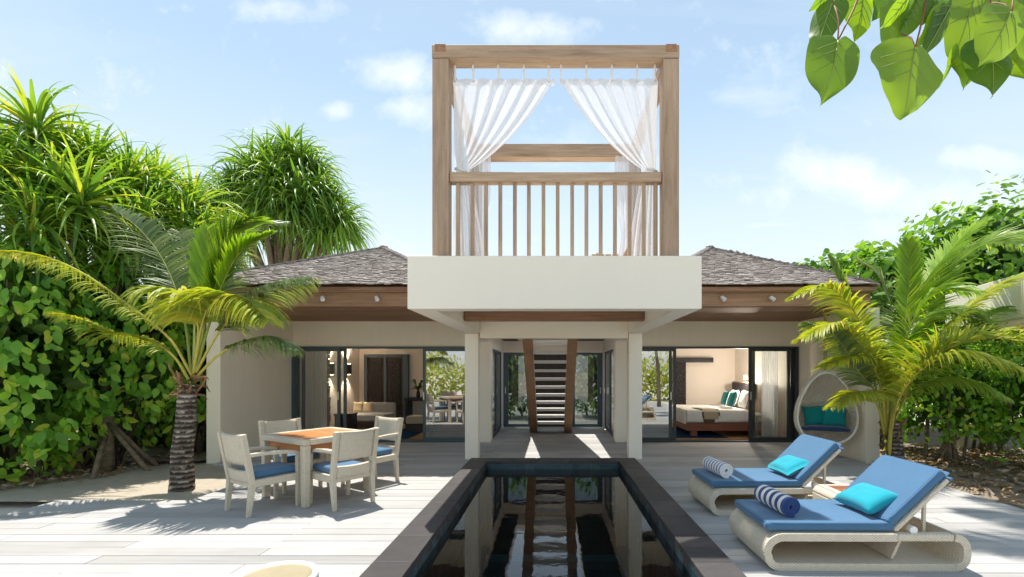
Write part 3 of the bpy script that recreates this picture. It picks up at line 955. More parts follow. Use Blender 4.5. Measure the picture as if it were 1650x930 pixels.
def front_curtain(label, xa, xb, xtie, ztop, ztie, y, seed):
    """xa = post side, xb = centre; gathered at the tie near the post, then hanging to the floor"""
    t = thing('curtain', label, 'curtain', ((xa + xtie) / 2, y, 2.62), 'white voile curtains on the pergola front')
    sg = 1 if xb > xa else -1
    def fn(u, v):
        top = xa + (xb - xa) * u
        if v < .7:
            s = v / .7
            tie = xtie + sg * (.11 * u - .05)
            xx = top + (tie - top) * (s ** 1.04)
            z = ztop + (ztie - ztop) * s - .30 * u * 4 * s * (1 - s) * .42
            amp = .020 + .032 * math.sin(math.pi * min(1, s)) 
            amp *= (1 - .55 * s)
            yy = y + amp * folds(u ** 1.12, 6.5, seed) * (.7 + .6 * noise.noise(Vector((u * 4, seed, 2)))) + .05 * s
        else:
            s = (v - .7) / .3
            wd = .13 + .24 * s ** .7
            xx = xtie + sg * (-.055 + wd * u) - sg * .02 * s
            z = ztie + (2.625 - ztie) * s
            yy = y + .05 + (.012 + .03 * s) * folds(u, 5, seed + 1)
        return (xx, yy, z)
    MB().grid(fn, 96, 60).build('cloth', 'curtain_voile', t, smooth=True, recalc=False)
    w0, w1 = sorted((xa, xb))
    hm = MB().grid(lambda u, v: (xa + (xb - xa) * u, y - .004 + .020 * folds(u ** 1.12, 6.5, seed) * (.7 + .6 * noise.noise(Vector((u * 4, seed, 2)))), ztop + .002 - .075 * v), 96, 1)
    hm.build('header_band', 'curtain_voile', t, smooth=True, recalc=False)
    m = MB(); m.tube([(xtie - .055, y + .02, ztie + .02), (xtie, y - .02, ztie), (xtie + .065, y + .03, ztie - .01)], .016, 8)
    m.build('tie', 'fabric_white', t, smooth=True)
    return t


zt_, zti = 4.855, 3.83
cl = front_curtain('white voile curtain swept to the left post of the pergola', -1.135, .02, -1.055, zt_, zti, 5.345, .4)
cr = front_curtain('white voile curtain swept to the right post of the pergola', 1.195, .065, 1.12, zt_, zti, 5.345, 2.1)
for c, xs in ((cl, (733, 762, 802.6, 844, 884)), (cr, (904, 945, 986, 1027, 1055.5))):
    for px in xs:
        x = (px - CX) / 142.5
        m = MB(); pts = []
        for k in range(9):
            a = k / 8 * 2 * math.pi
            pts.append((x, 5.345 + .014 * math.sin(a), 4.925 + .095 * math.cos(a)))
        MB().tube(pts, .011, 6, cap=False).build('tab_loop', 'fabric_white', c, smooth=True)


def hung_curtain(label, x0, y0, x1, y1, ztop, zbot, n, amp, seed, pinch=0.0, group='white voile curtains at the pergola back', zt2=None):
    t = thing('curtain', label, 'curtain', ((x0 + x1) / 2, (y0 + y1) / 2, zbot), group)
    d = Vector((x1 - x0, y1 - y0, 0)); nn = Vector((-d.y, d.x, 0)).normalized()
    def fn(u, v):
        w = 1 - pinch * math.exp(-((v - .52) / .16) ** 2)
        uu = .5 + (u - .5) * w
        p = Vector((x0, y0, 0)) + d * uu + nn * (amp * (.6 + .6 * v) * folds(u, n, seed + v * .6))
        return (p.x, p.y, ztop + (zbot - ztop) * v)
    MB().grid(fn, 60, 24).build('cloth', 'curtain_voile', t, smooth=True, recalc=False)
    return t


hung_curtain('bunched white curtain hanging at the left back post of the pergola', -1.34, 7.44, -.98, 7.44, 4.94, 2.63, 5, .03, .3, .45)
hung_curtain('bunched white curtain hanging at the right back post of the pergola', .98, 7.44, 1.38, 7.44, 4.94, 2.63, 5, .03, 1.7, .5)
hung_curtain('narrow white curtain along the left side of the pergola', -1.14, 5.50, -1.20, 6.3, 4.98, 2.63, 6, .02, .8, .35, 'white voile curtains at the pergola sides')
hung_curtain('narrow white curtain along the right side of the pergola', 1.20, 5.50, 1.26, 6.3, 4.98, 2.63, 6, .02, 2.8, .35, 'white voile curtains at the pergola sides')

# ------------------------------------------------------------------ dining set
def pillow_mb(w, h, t, n=14, seed=0, pinch=.10):
    """flat cushion in the local xz plane, thickness along y"""
    m = MB()
    for sgn in (-1, 1):
        def fn(u, v):
            a = u * 2 - 1; b = v * 2 - 1
            e = max(0.0, (1 - a ** 4) * (1 - b ** 4)) ** .55
            x = a * w / 2 * (1 - pinch * (1 - b * b) * abs(a) ** 3); z = b * h / 2 * (1 - pinch * (1 - a * a) * abs(b) ** 3)
            wr = .006 * noise.noise(Vector((x * 14, z * 14, seed + sgn)))
            return (x, sgn * (t / 2 * e + wr * e), z + .004 * noise.noise(Vector((x * 9, z * 9, seed + 5))))
        m.grid(fn, n, n)
    return m


def slab_cushion(m, x0, x1, y0, y1, z0, z1): return m.box(x0, x1, y0, y1, z0, z1)


def make_chair(label):
    t = thing('dining_chair', label, 'chair', (0, 0, 0), 'woven dining chairs round the table')
    W, Dp = .54, .56
    for sx in (-1, 1):
        m = MB().taper((sx * .235, .245, 0), (sx * .24, .25, .60), .042, .058); m.build('leg', 'wicker_chair', t, bevel=.008)
        m = MB(); m.taper((sx * .235, -.285, 0), (sx * .24, -.25, .34), .042, .062); m.build('leg', 'wicker_chair', t, bevel=.008)
        MB().beam((sx * .24, -.25, .34), (sx * .245, -.345, .885), .055, .06, (0, 1, 0)).build('back_stile', 'wicker_chair', t, bevel=.01)
        m = MB().ribbon([(-.30, .655), (-.12, .655), (.12, .640), (.26, .612)], .04, -.03, .03)
        m.v = [(sx * .24 + y, x, z) for x, y, z in m.v]
        m.build('armrest', 'wicker_chair', t, bevel=.01)
    MB().box(-.265, .265, -.265, .275, .305, .385).build('seat_frame', 'wicker_chair', t, bevel=.012)
    c = MB().box(-.205, .205, -.235, .265, .387, .465).build('seat_cushion', 'fabric_blue', t, bevel=.025, seg=3)
    # upper and lower back panels with the slot between them, leaning back, top slightly dished
    def back(z0, z1):
        def fn(u, v):
            z = z0 + (z1 - z0) * v; x = -.213 + .426 * u
            y = -.25 - (z - .34) * .174 - .022 * (1 - (2 * u - 1) ** 2)
            return (x, y, z - (.012 * (1 - (2 * u - 1) ** 2) if v > .99 else 0))
        return MB().grid(fn, 10, 6)
    back(.555, .882).build('backrest', 'wicker_chair', t, solid=.034, smooth=True)
    back(.36, .49).build('lower_back_panel', 'wicker_chair', t, solid=.034, smooth=True)
    return t


ch = make_chair('woven cream dining chair nearest the palm trunk, left of the table, back to the camera')
ch.location = (-3.27, 5.355, 0); ch.rotation_euler.z = R(-32)
for (x, y, rz, lb) in ((-2.50, 5.56, 54, 'woven cream dining chair at the front right of the table, nearest the pool'),
                       (-2.55, 6.55, 149, 'woven cream dining chair at the far right, facing the camera from behind the table'),
                       (-3.46, 6.28, 236, 'woven cream dining chair behind the table, nearest the left side wall')):
    o = copy_tree(ch); o.location = (x, y, 0); o.rotation_euler.z = R(rz); o['label'] = lb

tb = thing('dining_table', 'square outdoor dining table with woven cream frame and orange wood top', 'table')
for sx in (-1, 1):
    for sy in (-1, 1):
        MB().taper((sx * .425, sy * .425, 0), (sx * .425, sy * .425, .705), .075, .085).build('leg', 'wicker_chair', tb, bevel=.012)
m = MB(); H = .475
m.box(-H, H, -H, -H + .085, .705, .772); m.box(-H, H, H - .085, H, .705, .772)
m.box(-H, -H + .085, -H + .085, H - .085, .705, .772); m.box(H - .085, H, -H + .085, H - .085, .705, .772)
m.build('table_frame', 'wicker_chair', tb, bevel=.012)
for i in range(6):
    w = (2 * H - .174) / 6; x0 = -H + .087 + w * i
    MB().box(-H + .087, H - .087, x0 + .0015, x0 + w - .0015, .735, .766).build('table_slat', 'orange_wood', tb, bevel=.002)
for sx in (-1, 1):
    MB().box(sx * .40 - .012, sx * .40 + .012, -.38, .38, .62, .704).build('apron', 'orange_wood', tb)
    MB().box(-.38, .38, sx * .40 - .012, sx * .40 + .012, .62, .704).build('apron', 'orange_wood', tb)
tb.location = (-2.95, 5.95, 0); tb.rotation_euler.z = R(-32)


# ------------------------------------------------------------------ sun loungers
def arc(cx, cz, r, a0, a1, n=6):
    return [(cx + r * math.cos(R(a0 + (a1 - a0) * i / n)), cz + r * math.sin(R(a0 + (a1 - a0) * i / n))) for i in range(n + 1)]


def make_lounger(label):
    t = thing('sun_lounger', label, 'sun lounger', (0, 0, 0), 'woven sun loungers beside the pool')
    W = .75; L = 1.60
    zt0, zb0 = .2615, .0325
    foot = [(1.03, zt0)] + arc(.155, zt0 - .125, .125, 90, 180, 6) + arc(.125, zb0 + .085, .085, 180, 270, 5) + [(.30, zb0), (L - .12, zb0)] + arc(L - .125, zb0 + .09, .09, -90, 0, 5) + arc(L - .125, zt0 - .09, .09, 0, 90, 5)
    MB().ribbon(foot, .058, 0, W).build('woven_base', 'wicker_cream', t, bevel=.022)
    for y0, y1 in ((0, .075), (W - .075, W)):
        MB().ribbon([(L - .128, zt0 - .001), (1.032, zt0 - .001)], .062, y0, y1).build('side_rail', 'wicker_cream', t, bevel=.018)
    MB().box(.11, 1.03, .60, .63, zb0 + .034, zt0 - .034).build('inner_panel', 'wicker_cream', t)
    MB().ribbon([(1.13, .262), (1.04, .070)], .022, .08, .598).build('divider', 'wicker_cream', t)
    # mattress, seat part
    mt = MB().box(.035, 1.04, .035, W - .035, .297, .368).build('mattress', 'fabric_blue', t, bevel=.026, seg=3)
    def loop(c, ax, ay, r=.0065):
        ps = []
        for k in range(33):
            a = k / 32 * 2 * math.pi; ca, sa = math.cos(a), math.sin(a)
            ps.append(c + ax * math.copysign(abs(ca) ** .16, ca) + ay * math.copysign(abs(sa) ** .16, sa))
        return MB().tube(ps, r, 5, cap=False)
    loop(Vector((.5375, W / 2, .360)), Vector((.499, 0, 0)), Vector((0, W / 2 - .038, 0))).build('piping', 'fabric_blue', mt, smooth=True)
    # backrest
    a = Vector((1.03, 0, .315)); ang = R(44); d = Vector((math.cos(ang), 0, math.sin(ang))); nn = Vector((-d.z, 0, d.x))
    Lb = .565
    MB().obox(a + d * (Lb / 2) + Vector((0, W / 2, 0)) - nn * .005, d * Lb / 2, (0, W / 2 - .02, 0), nn * .017).build('backrest', 'wicker_cream', t, bevel=.012)
    bm_ = MB().obox(a + d * (Lb / 2 + .015) + Vector((0, W / 2, 0)) + nn * .052, d * (Lb / 2 + .015), (0, W / 2 - .035, 0), nn * .036).build('backrest_mattress', 'fabric_blue', t, bevel=.026, seg=3)
    loop(a + d * (Lb / 2 + .015) + Vector((0, W / 2, 0)) + nn * .080, d * (Lb / 2 + .008), Vector((0, W / 2 - .040, 0))).build('piping', 'fabric_blue', bm_, smooth=True)
    e = a + d * (Lb + .03)
    MB().obox(e + Vector((.012, W / 2, 0)) + nn * .03 - d * .045, d * .055, (0, W / 2 - .033, 0), nn * .012 + Vector((.006, 0, 0))).build('flap', 'fabric_blue', t, bevel=.008)
    MB().obox(e + Vector((0, W / 2, 0)) - nn * .026 - d * .05, d * .06, (0, W / 2 - .036, 0), nn * .007).build('flap', 'fabric_blue', t, bevel=.006)
    for y in (.10, W - .10):
        MB().beam((1.03 + .28, y, .56), (1.30, y, .275), .022, .022, (0, 1, 0)).build('support_bar', 'wicker_cream', t)
    MB().tube([(1.17, .02, .315), (1.17, .07, .315)], .03, 12).build('hinge', 'white_paint', t)
    return t


def spiral_towel(m_name, label, loc, rz, r=.078, ln=.46):
    m = MB(); turns = 3.1; n = 90
    inner, outer = [], []
    pts = []
    for i in range(n + 1):
        f = i / n; a = f * turns * 2 * math.pi; rad = .014 + (r - .014) * f
        pts.append((rad * math.cos(a - 1.9), rad * math.sin(a - 1.9)))
    m.ribbon(pts, .0185, -ln / 2, ln / 2)
    o = m.build('rolled_towel', m_name, None, bevel=.004)
    o.location = loc; o.rotation_euler = (0, 0, rz)
    return tag(o, label, 'towel')


def cushion(name, m_name, label, w, h, t, mtx, seed=0, group=None):
    o = pillow_mb(w, h, t, 16, seed).build(name, m_name, None, smooth=True)
    o.matrix_world = mtx
    bmod = o.modifiers.new('weld', 'WELD'); bmod.merge_threshold = .0015
    return tag(o, label, 'cushion', group)


lo = make_lounger('front sun lounger with blue mattress, carrying the bold navy striped towel roll')
lo.location = (1.63, 3.65, 0); lo.rotation_euler.z = R(-.6)
lo2 = copy_tree(lo); lo2.location = (1.665, 5.03, 0); lo2.rotation_euler.z = R(1.2)
lo2['label'] = 'rear sun lounger with blue mattress, carrying the pale thin striped towel roll'
spiral_towel('towel_bold', 'rolled white towel with broad navy stripes on the front lounger', (1.90, 4.02, .452), R(4))
spiral_towel('towel_pale', 'rolled white towel with thin pale blue stripes on the rear lounger', (1.88, 5.40, .452), R(6))
for (x, y, lb, sd_) in ((1.63, 3.65, 'turquoise cushion leaning on the backrest of the front lounger', 1), (1.665, 5.03, 'turquoise cushion leaning on the backrest of the rear lounger', 2)):
    ax = Vector((0, 1, 0)); ang = R(24); zz = Vector((math.cos(ang), 0, math.sin(ang)))
    ax = (ax + Vector((-.06, 0, 0))).normalized()
    yy = zz.cross(ax).normalized(); zz = ax.cross(yy)
    mt_ = Matrix((ax, yy, zz)).transposed().to_4x4(); mt_.translation = Vector((x + 1.02, y + .34, .478))
    cushion('cushion', 'fabric_turquoise', lb, .46, .32, .13, mt_, sd_, 'turquoise cushions on the loungers')

# side table between the loungers
sd_t = thing('side_table', 'low woven side table with dark red wood top between the two loungers', 'side table', (0, 0, 0))
prof = arc(.055, .285, .05, 180, 90, 4) + arc(.565, .285, .05, 90, 0, 4) + arc(.565, .055, .05, 0, -90, 4) + arc(.055, .055, .05, 270, 180, 4) + [(.005, .285)]
MB().ribbon(prof, .042, 0, .50).build('woven_shell', 'wicker_cream', sd_t, bevel=.012)
MB().box(.03, .59, .485, .498, .03, .31).build('back_panel', 'wicker_cream', sd_t)
for i in range(4):
    MB().box(.10, .53, .07 + .09 * i, .157 + .09 * i, .345, .362).build('table_slat', 'red_wood', sd_t, bevel=.002)
m = MB(); m.box(.03, .10, .02, .48, .34, .366); m.box(.53, .59, .02, .48, .34, .366); m.box(.10, .53, .02, .07, .34, .366); m.box(.10, .53, .432, .48, .34, .366)
m.build('top_rim', 'wicker_cream', sd_t, bevel=.01)
sd_t.location = (2.74, 4.46, 0)

# round drum stool at the bottom of the picture
ds = thing('drum_stool', 'round white drum stool with tan top on the deck, cut by the bottom edge', 'stool', (-1.655, 2.8, 0))
mm = MB().lathe([(.17, 0), (.205, .02), (.222, .10), (.232, .17), (.238, .27), (.240, .318), (.234, .332), (.212, .334), (.206, .322)], n=48)
mm.v = [(x - 1.655, y + 2.8, z) for x, y, z in mm.v]; mm.build('drum_body', 'white_paint', ds, smooth=True)
mm = MB().lathe([(.203, .316), (.204, .322), (.17, .325), (.05, .326), (.01, .326)], (-1.655, 2.8, .0), 48)
mm.build('stool_top', 'tan_top', ds, smooth=True)

# ------------------------------------------------------------------ hanging egg chair
EC = Vector((4.86, 8.42, .90))
eg = thing('egg_chair', 'cream woven hanging egg chair on a rope by the right side wall', 'egg chair', EC)
face = Vector((-.36, -1, 0)).normalized(); side = Vector((0, 0, 1)).cross(face).normalized()


def egg_w(zz): return .475 * (1 - .30 * zz / .655 - .06 * (zz / .655) ** 2)


def egg_pt(th, ph):
    y = math.cos(th); r = math.sin(th)
    sn = math.sin(ph); cc = math.cos(ph)
    zz = r * math.copysign(abs(sn) ** .96, sn) * .655
    xx = r * math.copysign(abs(cc) ** .86, cc) * egg_w(zz)
    dp = .46 * (1 - .22 * zz / .655)
    return EC + side * xx + face * (y * dp) + Vector((0, 0, zz))


TH0 = R(70)
lat = MB()
for k in range(72):
    lat.tube([egg_pt(TH0 + (R(178) - TH0) * i / 20, (k + .5 * (i % 2) * 0) / 72 * 2 * math.pi) for i in range(21)], .0085, 4, cap=False)
for i in range(1, 30):
    th = TH0 + (R(177) - TH0) * i / 30
    lat.tube([egg_pt(th, k / 56 * 2 * math.pi) for k in range(57)], .0085, 4, cap=False)
lat.build('shell', 'wicker_white', eg, smooth=True)
MB().tube([egg_pt(TH0, k / 64 * 2 * math.pi) for k in range(65)], .021, 8, cap=False).build('rim', 'wicker_white', eg, smooth=True)
topp = EC + Vector((0, 0, .655))
topp = egg_pt(R(90), R(90))
pts = [topp + (Vector((4.86, 8.42, 2.64)) - topp) * (k / 16) for k in range(17)]
MB().tube(pts, [.030 if k % 2 else .024 for k in range(17)], 8).build('rope', 'rope', eg, smooth=True)
# seat pad follows the bowl
def seat_fn(u, v):
    a = u * 2 * math.pi; zz = -.40 + .02 * v
    f = math.sqrt(max(0, 1 - (zz / .655) ** 2)) * .88
    w = egg_w(-.40) * f; dp = .46 * 1.12 * f
    return EC + side * (math.cos(a) * w * (1 - v)) + face * (max(-1, min(.52, math.sin(a))) * dp * (1 - v)) + Vector((0, 0, -.395 + .055 * (1 - (1 - v) ** 6)))
MB().grid(seat_fn, 40, 8, True).build('seat_pad', 'fabric_navy', eg, smooth=True, solid=.03)
for k, (off, tilt, lb, yo) in enumerate(((-.13, .10, 'teal cushion standing at the left inside the hanging egg chair', -.20), (.16, -.06, 'teal cushion leaning at the right inside the hanging egg chair', -.10))):
    ax = (side + Vector((0, 0, tilt))).normalized(); yy = (face + Vector((0, 0, .25))).normalized(); zz = ax.cross(yy).normalized(); yy = zz.cross(ax)
    mt_ = Matrix((ax, yy, zz)).transposed().to_4x4(); mt_.translation = EC + side * off + face * yo + Vector((0, 0, -.17))
    cushion('cushion', 'fabric_teal', lb, .40, .38, .15, mt_, 3 + k, 'teal cushions in the egg chair')

# ------------------------------------------------------------------ inside the living room
def bx(name, m, parent, *a, bevel=.0): return MB().box(*a).build(name, m, parent, bevel=bevel)


dd = thing('carved_door', 'tall dark carved double door at the back of the living room', 'door', (-4.83, 13.8, 0))
for x0, x1 in ((-5.40, -4.93), (-4.85, -4.38)):
    f = bx('door_leaf', 'dark_wood', dd, x0, x1, 13.78, 13.85, .02, 1.95)
    bx('carved_panel', 'carved_door', f, x0 + .08, x1 - .08, 13.755, 13.778, .12, 1.85)
m = MB(); m.box(-5.50, -5.41, 13.72, 13.85, 0, 2.04); m.box(-4.37, -4.22, 13.72, 13.85, 0, 2.04); m.box(-5.41, -4.37, 13.72, 13.85, 1.955, 2.04); m.box(-4.925, -4.855, 13.74, 13.85, 0.01, 1.95)
m.build('door_case', 'frame_navy', dd)
sf = thing('sofa', 'grey daybed sofa with low back in the living room', 'sofa', (-4.95, 12.6, 0))
bx('sofa_base', 'dark_wood', sf, -5.45, -4.35, 12.2, 13.0, .08, .24, bevel=.01)
bx('seat', 'fabric_grey', sf, -5.45, -4.35, 12.2, 12.95, .242, .42, bevel=.03)
bx('backrest', 'fabric_grey', sf, -5.45, -4.35, 12.96, 13.10, .242, .68, bevel=.03)
for x in (-5.40, -4.40):
    for y in (12.25, 12.95): bx('leg', 'dark_wood', sf, x - .03, x + .03, y - .03, y + .03, .006, .08)
for k, (x, lb) in enumerate(((-5.28, 'tan cushion with brown piping at the left end of the grey sofa'), (-5.02, 'tan cushion with brown piping, right one of two on the grey sofa'))):
    ax = Vector((1, .15 - .3 * k, 0)).normalized(); yy = Vector((0, -1, .3)); zz = ax.cross(yy).normalized(); yy = zz.cross(ax).normalized()
    mt_ = Matrix((ax, yy, zz)).transposed().to_4x4(); mt_.translation = Vector((x, 12.80, .575))
    cushion('cushion', 'fabric_tan', lb, .27, .29, .12, mt_, 8 + k, 'tan cushions on the sofa')
et = thing('end_table', 'black box end table in front of the sofa behind the dining chairs', 'side table', (-5.2, 11.85, 0))
bx('table_top', 'black_paint', et, -5.42, -4.98, 11.65, 12.05, .45, .49, bevel=.004); bx('cabinet', 'dark_wood', et, -5.40, -5.0, 11.67, 12.03, .03, .449)
for x in (-5.37, -5.03):
    for y in (11.70, 12.0): bx('foot', 'black_paint', et, x - .02, x + .02, y - .02, y + .02, .006, .03)
cs = thing('console_desk', 'black wall desk to the right of the carved door in the living room', 'desk', (-3.55, 13.6, 0))
bx('desk_top', 'black_paint', cs, -4.19, -2.4, 13.30, 13.85, .70, .79, bevel=.004)
for x in (-4.15, -2.45): bx('side_panel', 'black_paint', cs, x - .03, x + .03, 13.35, 13.84, .006, .699)
ot = thing('ottoman', 'cream upholstered ottoman on a dark base in the living room', 'ottoman', (-3.45, 12.2, 0))
bx('base', 'dark_wood', ot, -3.74, -3.10, 11.95, 12.45, .012, .20, bevel=.006); bx('seat_pad', 'fabric_tan', ot, -3.74, -3.10, 11.95, 12.45, .202, .40, bevel=.04)
ru = MB().box(-4.75, -3.3, 10.75, 12.6, .0075, .0115).build('rug', 'rug_blue'); tag(ru, 'deep blue rug on the living room floor', 'rug')
orc = thing('potted_orchid', 'dark leafy plant in a slim vase on the black desk', 'plant', (-3.86, 13.5, .79))
MB().lathe([(.045, 0), (.06, .06), (.05, .16), (.03, .2)], (-3.86, 13.5, .792), 14).build('vase', 'black_paint', orc, smooth=True)
m = MB(); rgo = random.Random(4)
for i in range(26):
    a = rgo.uniform(0, 6.28); l = rgo.uniform(.14, .30); up = rgo.uniform(.05, .35)
    p = Vector((-3.86, 13.5, .98)); q = p + Vector((math.cos(a) * l * .6, math.sin(a) * l * .6, up)); r_ = q + Vector((math.cos(a) * l * .5, math.sin(a) * l * .5, -.06))
    s_ = Vector((-math.sin(a), math.cos(a), 0)) * .03
    m.add([p, q - s_, q + s_, r_], [(0, 1, 2), (1, 3, 2)])
m.build('foliage', 'leaf_inner', orc, recalc=False)
pr = thing('stone_pier', 'rough brown stone strip on the left wall inside the living room', 'stone pier', (-5.62, 11.45, 0))
rgp = random.Random(9); z = .008
MB().box(-5.685, -5.64, 11.16, 11.78, .008, 2.50).build('backing', 'dark_wood', pr)
while z < 2.44:
    h = rgp.uniform(.07, .12); y = 11.16
    while y < 11.77:
        w = min(rgp.uniform(.12, .26), 11.78 - y)
        MB().box(-5.64, -5.575 + rgp.uniform(0, .03), y + .003, y + w - .003, z + .003, z + h - .003).build('stone', 'pier_stone', pr)
        y += w
    z += h


def sconce(label, x, y, z, nx):
    t = thing('wall_sconce', label, 'wall lamp', (x, y, z), 'dark wall sconces in the living room')
    bx('shade', 'black_paint', t, *(sorted((x + nx * .04, x + nx * .14))), y - .05, y + .05, z - .14, z + .14, bevel=.004)
    bx('bracket', 'black_paint', t, *(sorted((x, x + nx * .04))), y - .03, y + .03, z - .04, z + .04)
    for zz in (-.146, .146):
        MB().box(x + nx * .09 - .03, x + nx * .09 + .03, y - .03, y + .03, z + zz - .004, z + zz + .004).build('bulb', 'lamp_glow', t)
        ld = bpy.data.lights.new('sconce_light', 'SPOT'); ld.energy = 22; ld.color = (1, .80, .58); ld.spot_size = R(110); ld.spot_blend = .6; ld.shadow_soft_size = .03
        lob = bpy.data.objects.new('sconce_light', ld); COL.objects.link(lob); lob.parent = t
        lob.location = (nx * .09, 0, zz * 1.12); lob.rotation_euler = (0 if zz < 0 else math.pi, 0, 0)


sconce('black wall sconce on the left living room wall beside the stone strip', -5.687, 11.95, 1.60, 1)
sconce('black wall sconce on the left living room wall near the back', -5.687, 12.95, 1.60, 1)
hung_curtain('sheer white curtain at the left end of the living room doors', -5.62, 10.72, -5.18, 10.80, 2.50, .02, 7, .035, .5, 0, 'white curtains inside the villa')

# ------------------------------------------------------------------ bedroom
bd = thing('bed', 'double bed with white bedding on a reddish dark wood base', 'bed', (4.0, 12.0, 0))
bx('bed_base', 'red_wood', bd, 3.16, 4.92, 11.10, 12.95, .14, .33, bevel=.01)
for x in (3.35, 4.75):
    for y in (11.25, 12.8): bx('leg', 'red_wood', bd, x - .07, x + .07, y - .07, y + .07, .012, .139)
bx('mattress', 'fabric_white', bd, 3.18, 4.93, 11.12, 12.93, .332, .56, bevel=.05)
def duv(u, v):
    s = -1.22 + 2.44 * v
    y = 12.02 + max(-.93, min(.93, s)); over = max(0, abs(s) - .93)
    z = .615 - over * .92 + .010 * noise.noise(Vector((u * 6, v * 7, 1)))
    x = 3.14 + 1.45 * u
    return (x, y + (over > 0) * (.02 * math.copysign(1, s) + .018 * math.sin(u * 22) * over * 3), z)
MB().grid(duv, 50, 34).build('duvet', 'fabric_white', bd, solid=.03, smooth=True)
bx('foot_sheet', 'fabric_white', bd, 3.10, 3.14, 11.10, 12.94, .30, .60, bevel=.012)
hb = thing('headboard', 'dark wood headboard partition behind the bed pillows', 'headboard', (4.99, 12, 0))
bx('panel', 'panel_wood', hb, 4.95, 5.04, 10.95, 13.0, .006, .94, bevel=.004); bx('upper_panel', 'panel_wood', hb, 4.95, 5.04, 10.95, 13.0, .942, 1.27, bevel=.004)
bx('woven_pad', 'carved_door', hb, 4.925, 4.949, 11.5, 12.98, .90, 1.24)
for k, (x, y, mm_, w, h, lb) in enumerate(((4.78, 12.5, 'fabric_white', .62, .44, 'white bed pillow against the headboard, the far one'), (4.76, 11.72, 'fabric_white', .66, .46, 'white bed pillow against the headboard, the near one'),
                                      (4.52, 12.35, 'fabric_teal', .42, .40, 'teal square cushion on the bed, the far one'), (4.50, 11.84, 'fabric_teal', .42, .42, 'teal square cushion on the bed, the near one'))):
    ax = Vector((.12, 1, 0)).normalized(); zz = Vector((.30, 0, .95)).normalized(); yy = zz.cross(ax).normalized(); zz = ax.cross(yy)
    mt_ = Matrix((ax, yy, zz)).transposed().to_4x4(); mt_.translation = Vector((x, y, .85))
    cushion('cushion', mm_, lb, w, h, .15, mt_, 20 + k, 'cushions on the bed')
th = thing('bed_throw', 'folded tan throw with brown edge lying on the bed', 'throw', (3.55, 11.4, .62))
def thr(u, v, e=0.0):
    s = v * .84
    y = 11.62 - s; over = max(0, s - .50)
    return (3.42 + .42 * u + .1 * v, max(y, 11.055 - e) , .645 + e - (over * .92))
MB().grid(lambda u, v: thr(u, v), 6, 12).build('throw_cloth', 'fabric_brown', th, solid=.012)
MB().grid(lambda u, v: thr(.10 + .8 * u, .08 + .82 * v, .012), 6, 12).build('throw_center', 'fabric_tan', th, solid=.008)
tv = thing('sliding_panel_door', 'dark carved sliding door hung on a black rail at the back of the bedroom', 'door', (3.3, 13.75, 0))
bx('rail', 'black_paint', tv, 2.70, 4.66, 13.70, 13.80, 1.80, 1.94); bx('door_leaf', 'carved_door', tv, 2.75, 3.87, 13.72, 13.79, .012, 1.80)
ns = thing('bedside_table', 'slim wooden bedside table in front of the headboard partition', 'side table', (4.72, 10.9, 0))
bx('table_top', 'panel_wood', ns, 4.62, 4.93, 10.72, 11.02, .50, .53)
for x in (4.64, 4.91):
    for y in (10.74, 11.0): bx('leg', 'panel_wood', ns, x - .015, x + .015, y - .015, y + .015, .006, .499)
rl = thing('reading_lamp', 'small lit reading lamp above the headboard in the bedroom', 'lamp', (4.93, 12.0, 1.36))
MB().tube([(4.99, 11.95, 1.272), (4.96, 11.95, 1.40), (4.90, 11.95, 1.42)], .012, 8).build('arm', 'steel', rl, smooth=True)
MB().lathe([(.035, 0), (.05, -.10)], (4.88, 11.95, 1.44), 14).build('lamp_shade', 'lamp_glow', rl, smooth=True)
ld = bpy.data.lights.new('reading_light', 'POINT'); ld.energy = 36; ld.color = (1, .88, .74); ld.shadow_soft_size = .06
lob = bpy.data.objects.new('reading_light', ld); COL.objects.link(lob); lob.parent = rl; lob.location = (-.12, -.05, .0)
ru = MB().box(2.2, 4.05, 10.85, 12.9, .0075, .0115).build('rug', 'rug_blue'); tag(ru, 'deep blue rug on the bedroom floor under the bed', 'rug')
hung_curtain('sheer white curtain at the right end of the bedroom doors', 4.72, 10.62, 5.10, 10.68, 2.50, .02, 7, .035, 1.5, 0, 'white curtains inside the villa')

# ------------------------------------------------------------------ vegetation helpers
def leaf_tmpl(rows, fold=.22, droop=.18):
    """rows of (t, half width) along +y, length 1"""
    v = []; f = []
    for i, (t, w) in enumerate(rows):
        z = -droop * t * t
        if w == 0: v.append((0, t, z))
        else: v += [(-w, t, z - fold * w * -1.0), (0, t, z), (w, t, z + fold * w)]
    idx = []; k = 0
    for t, w in rows:
        n = 1 if w == 0 else 3
        idx.append(list(range(k, k + n))); k += n
    for a, b in zip(idx[:-1], idx[1:]):
        if len(a) == 1 and len(b) == 3: f += [(a[0], b[1], b[0]), (a[0], b[2], b[1])]
        elif len(a) == 3 and len(b) == 1: f += [(a[0], a[1], b[0]), (a[1], a[2], b[0])]
        elif len(a) == 3: f += [(a[0], a[1], b[1], b[0]), (a[1], a[2], b[2], b[1])]
    return np.array(v, float), f


LEAF_OVAL = leaf_tmpl([(0, 0), (.18, .17), (.45, .27), (.72, .20), (1, 0)])
LEAF_ROUND = leaf_tmpl([(0, 0), (.25, .18), (.60, .31), (.86, .24), (1, 0)], .15, .10)
LEAF_DRY = leaf_tmpl([(0, 0), (.3, .22), (.65, .24), (1, 0)], .5, .3)


def leaf_frame(d, n):
    y = d.normalized(); x = y.cross(n)
    if x.length < 1e-4: x = y.cross(Vector((1, 0.3, 0.2)))
    x.normalize(); z = x.cross(y)
    return x, y, z


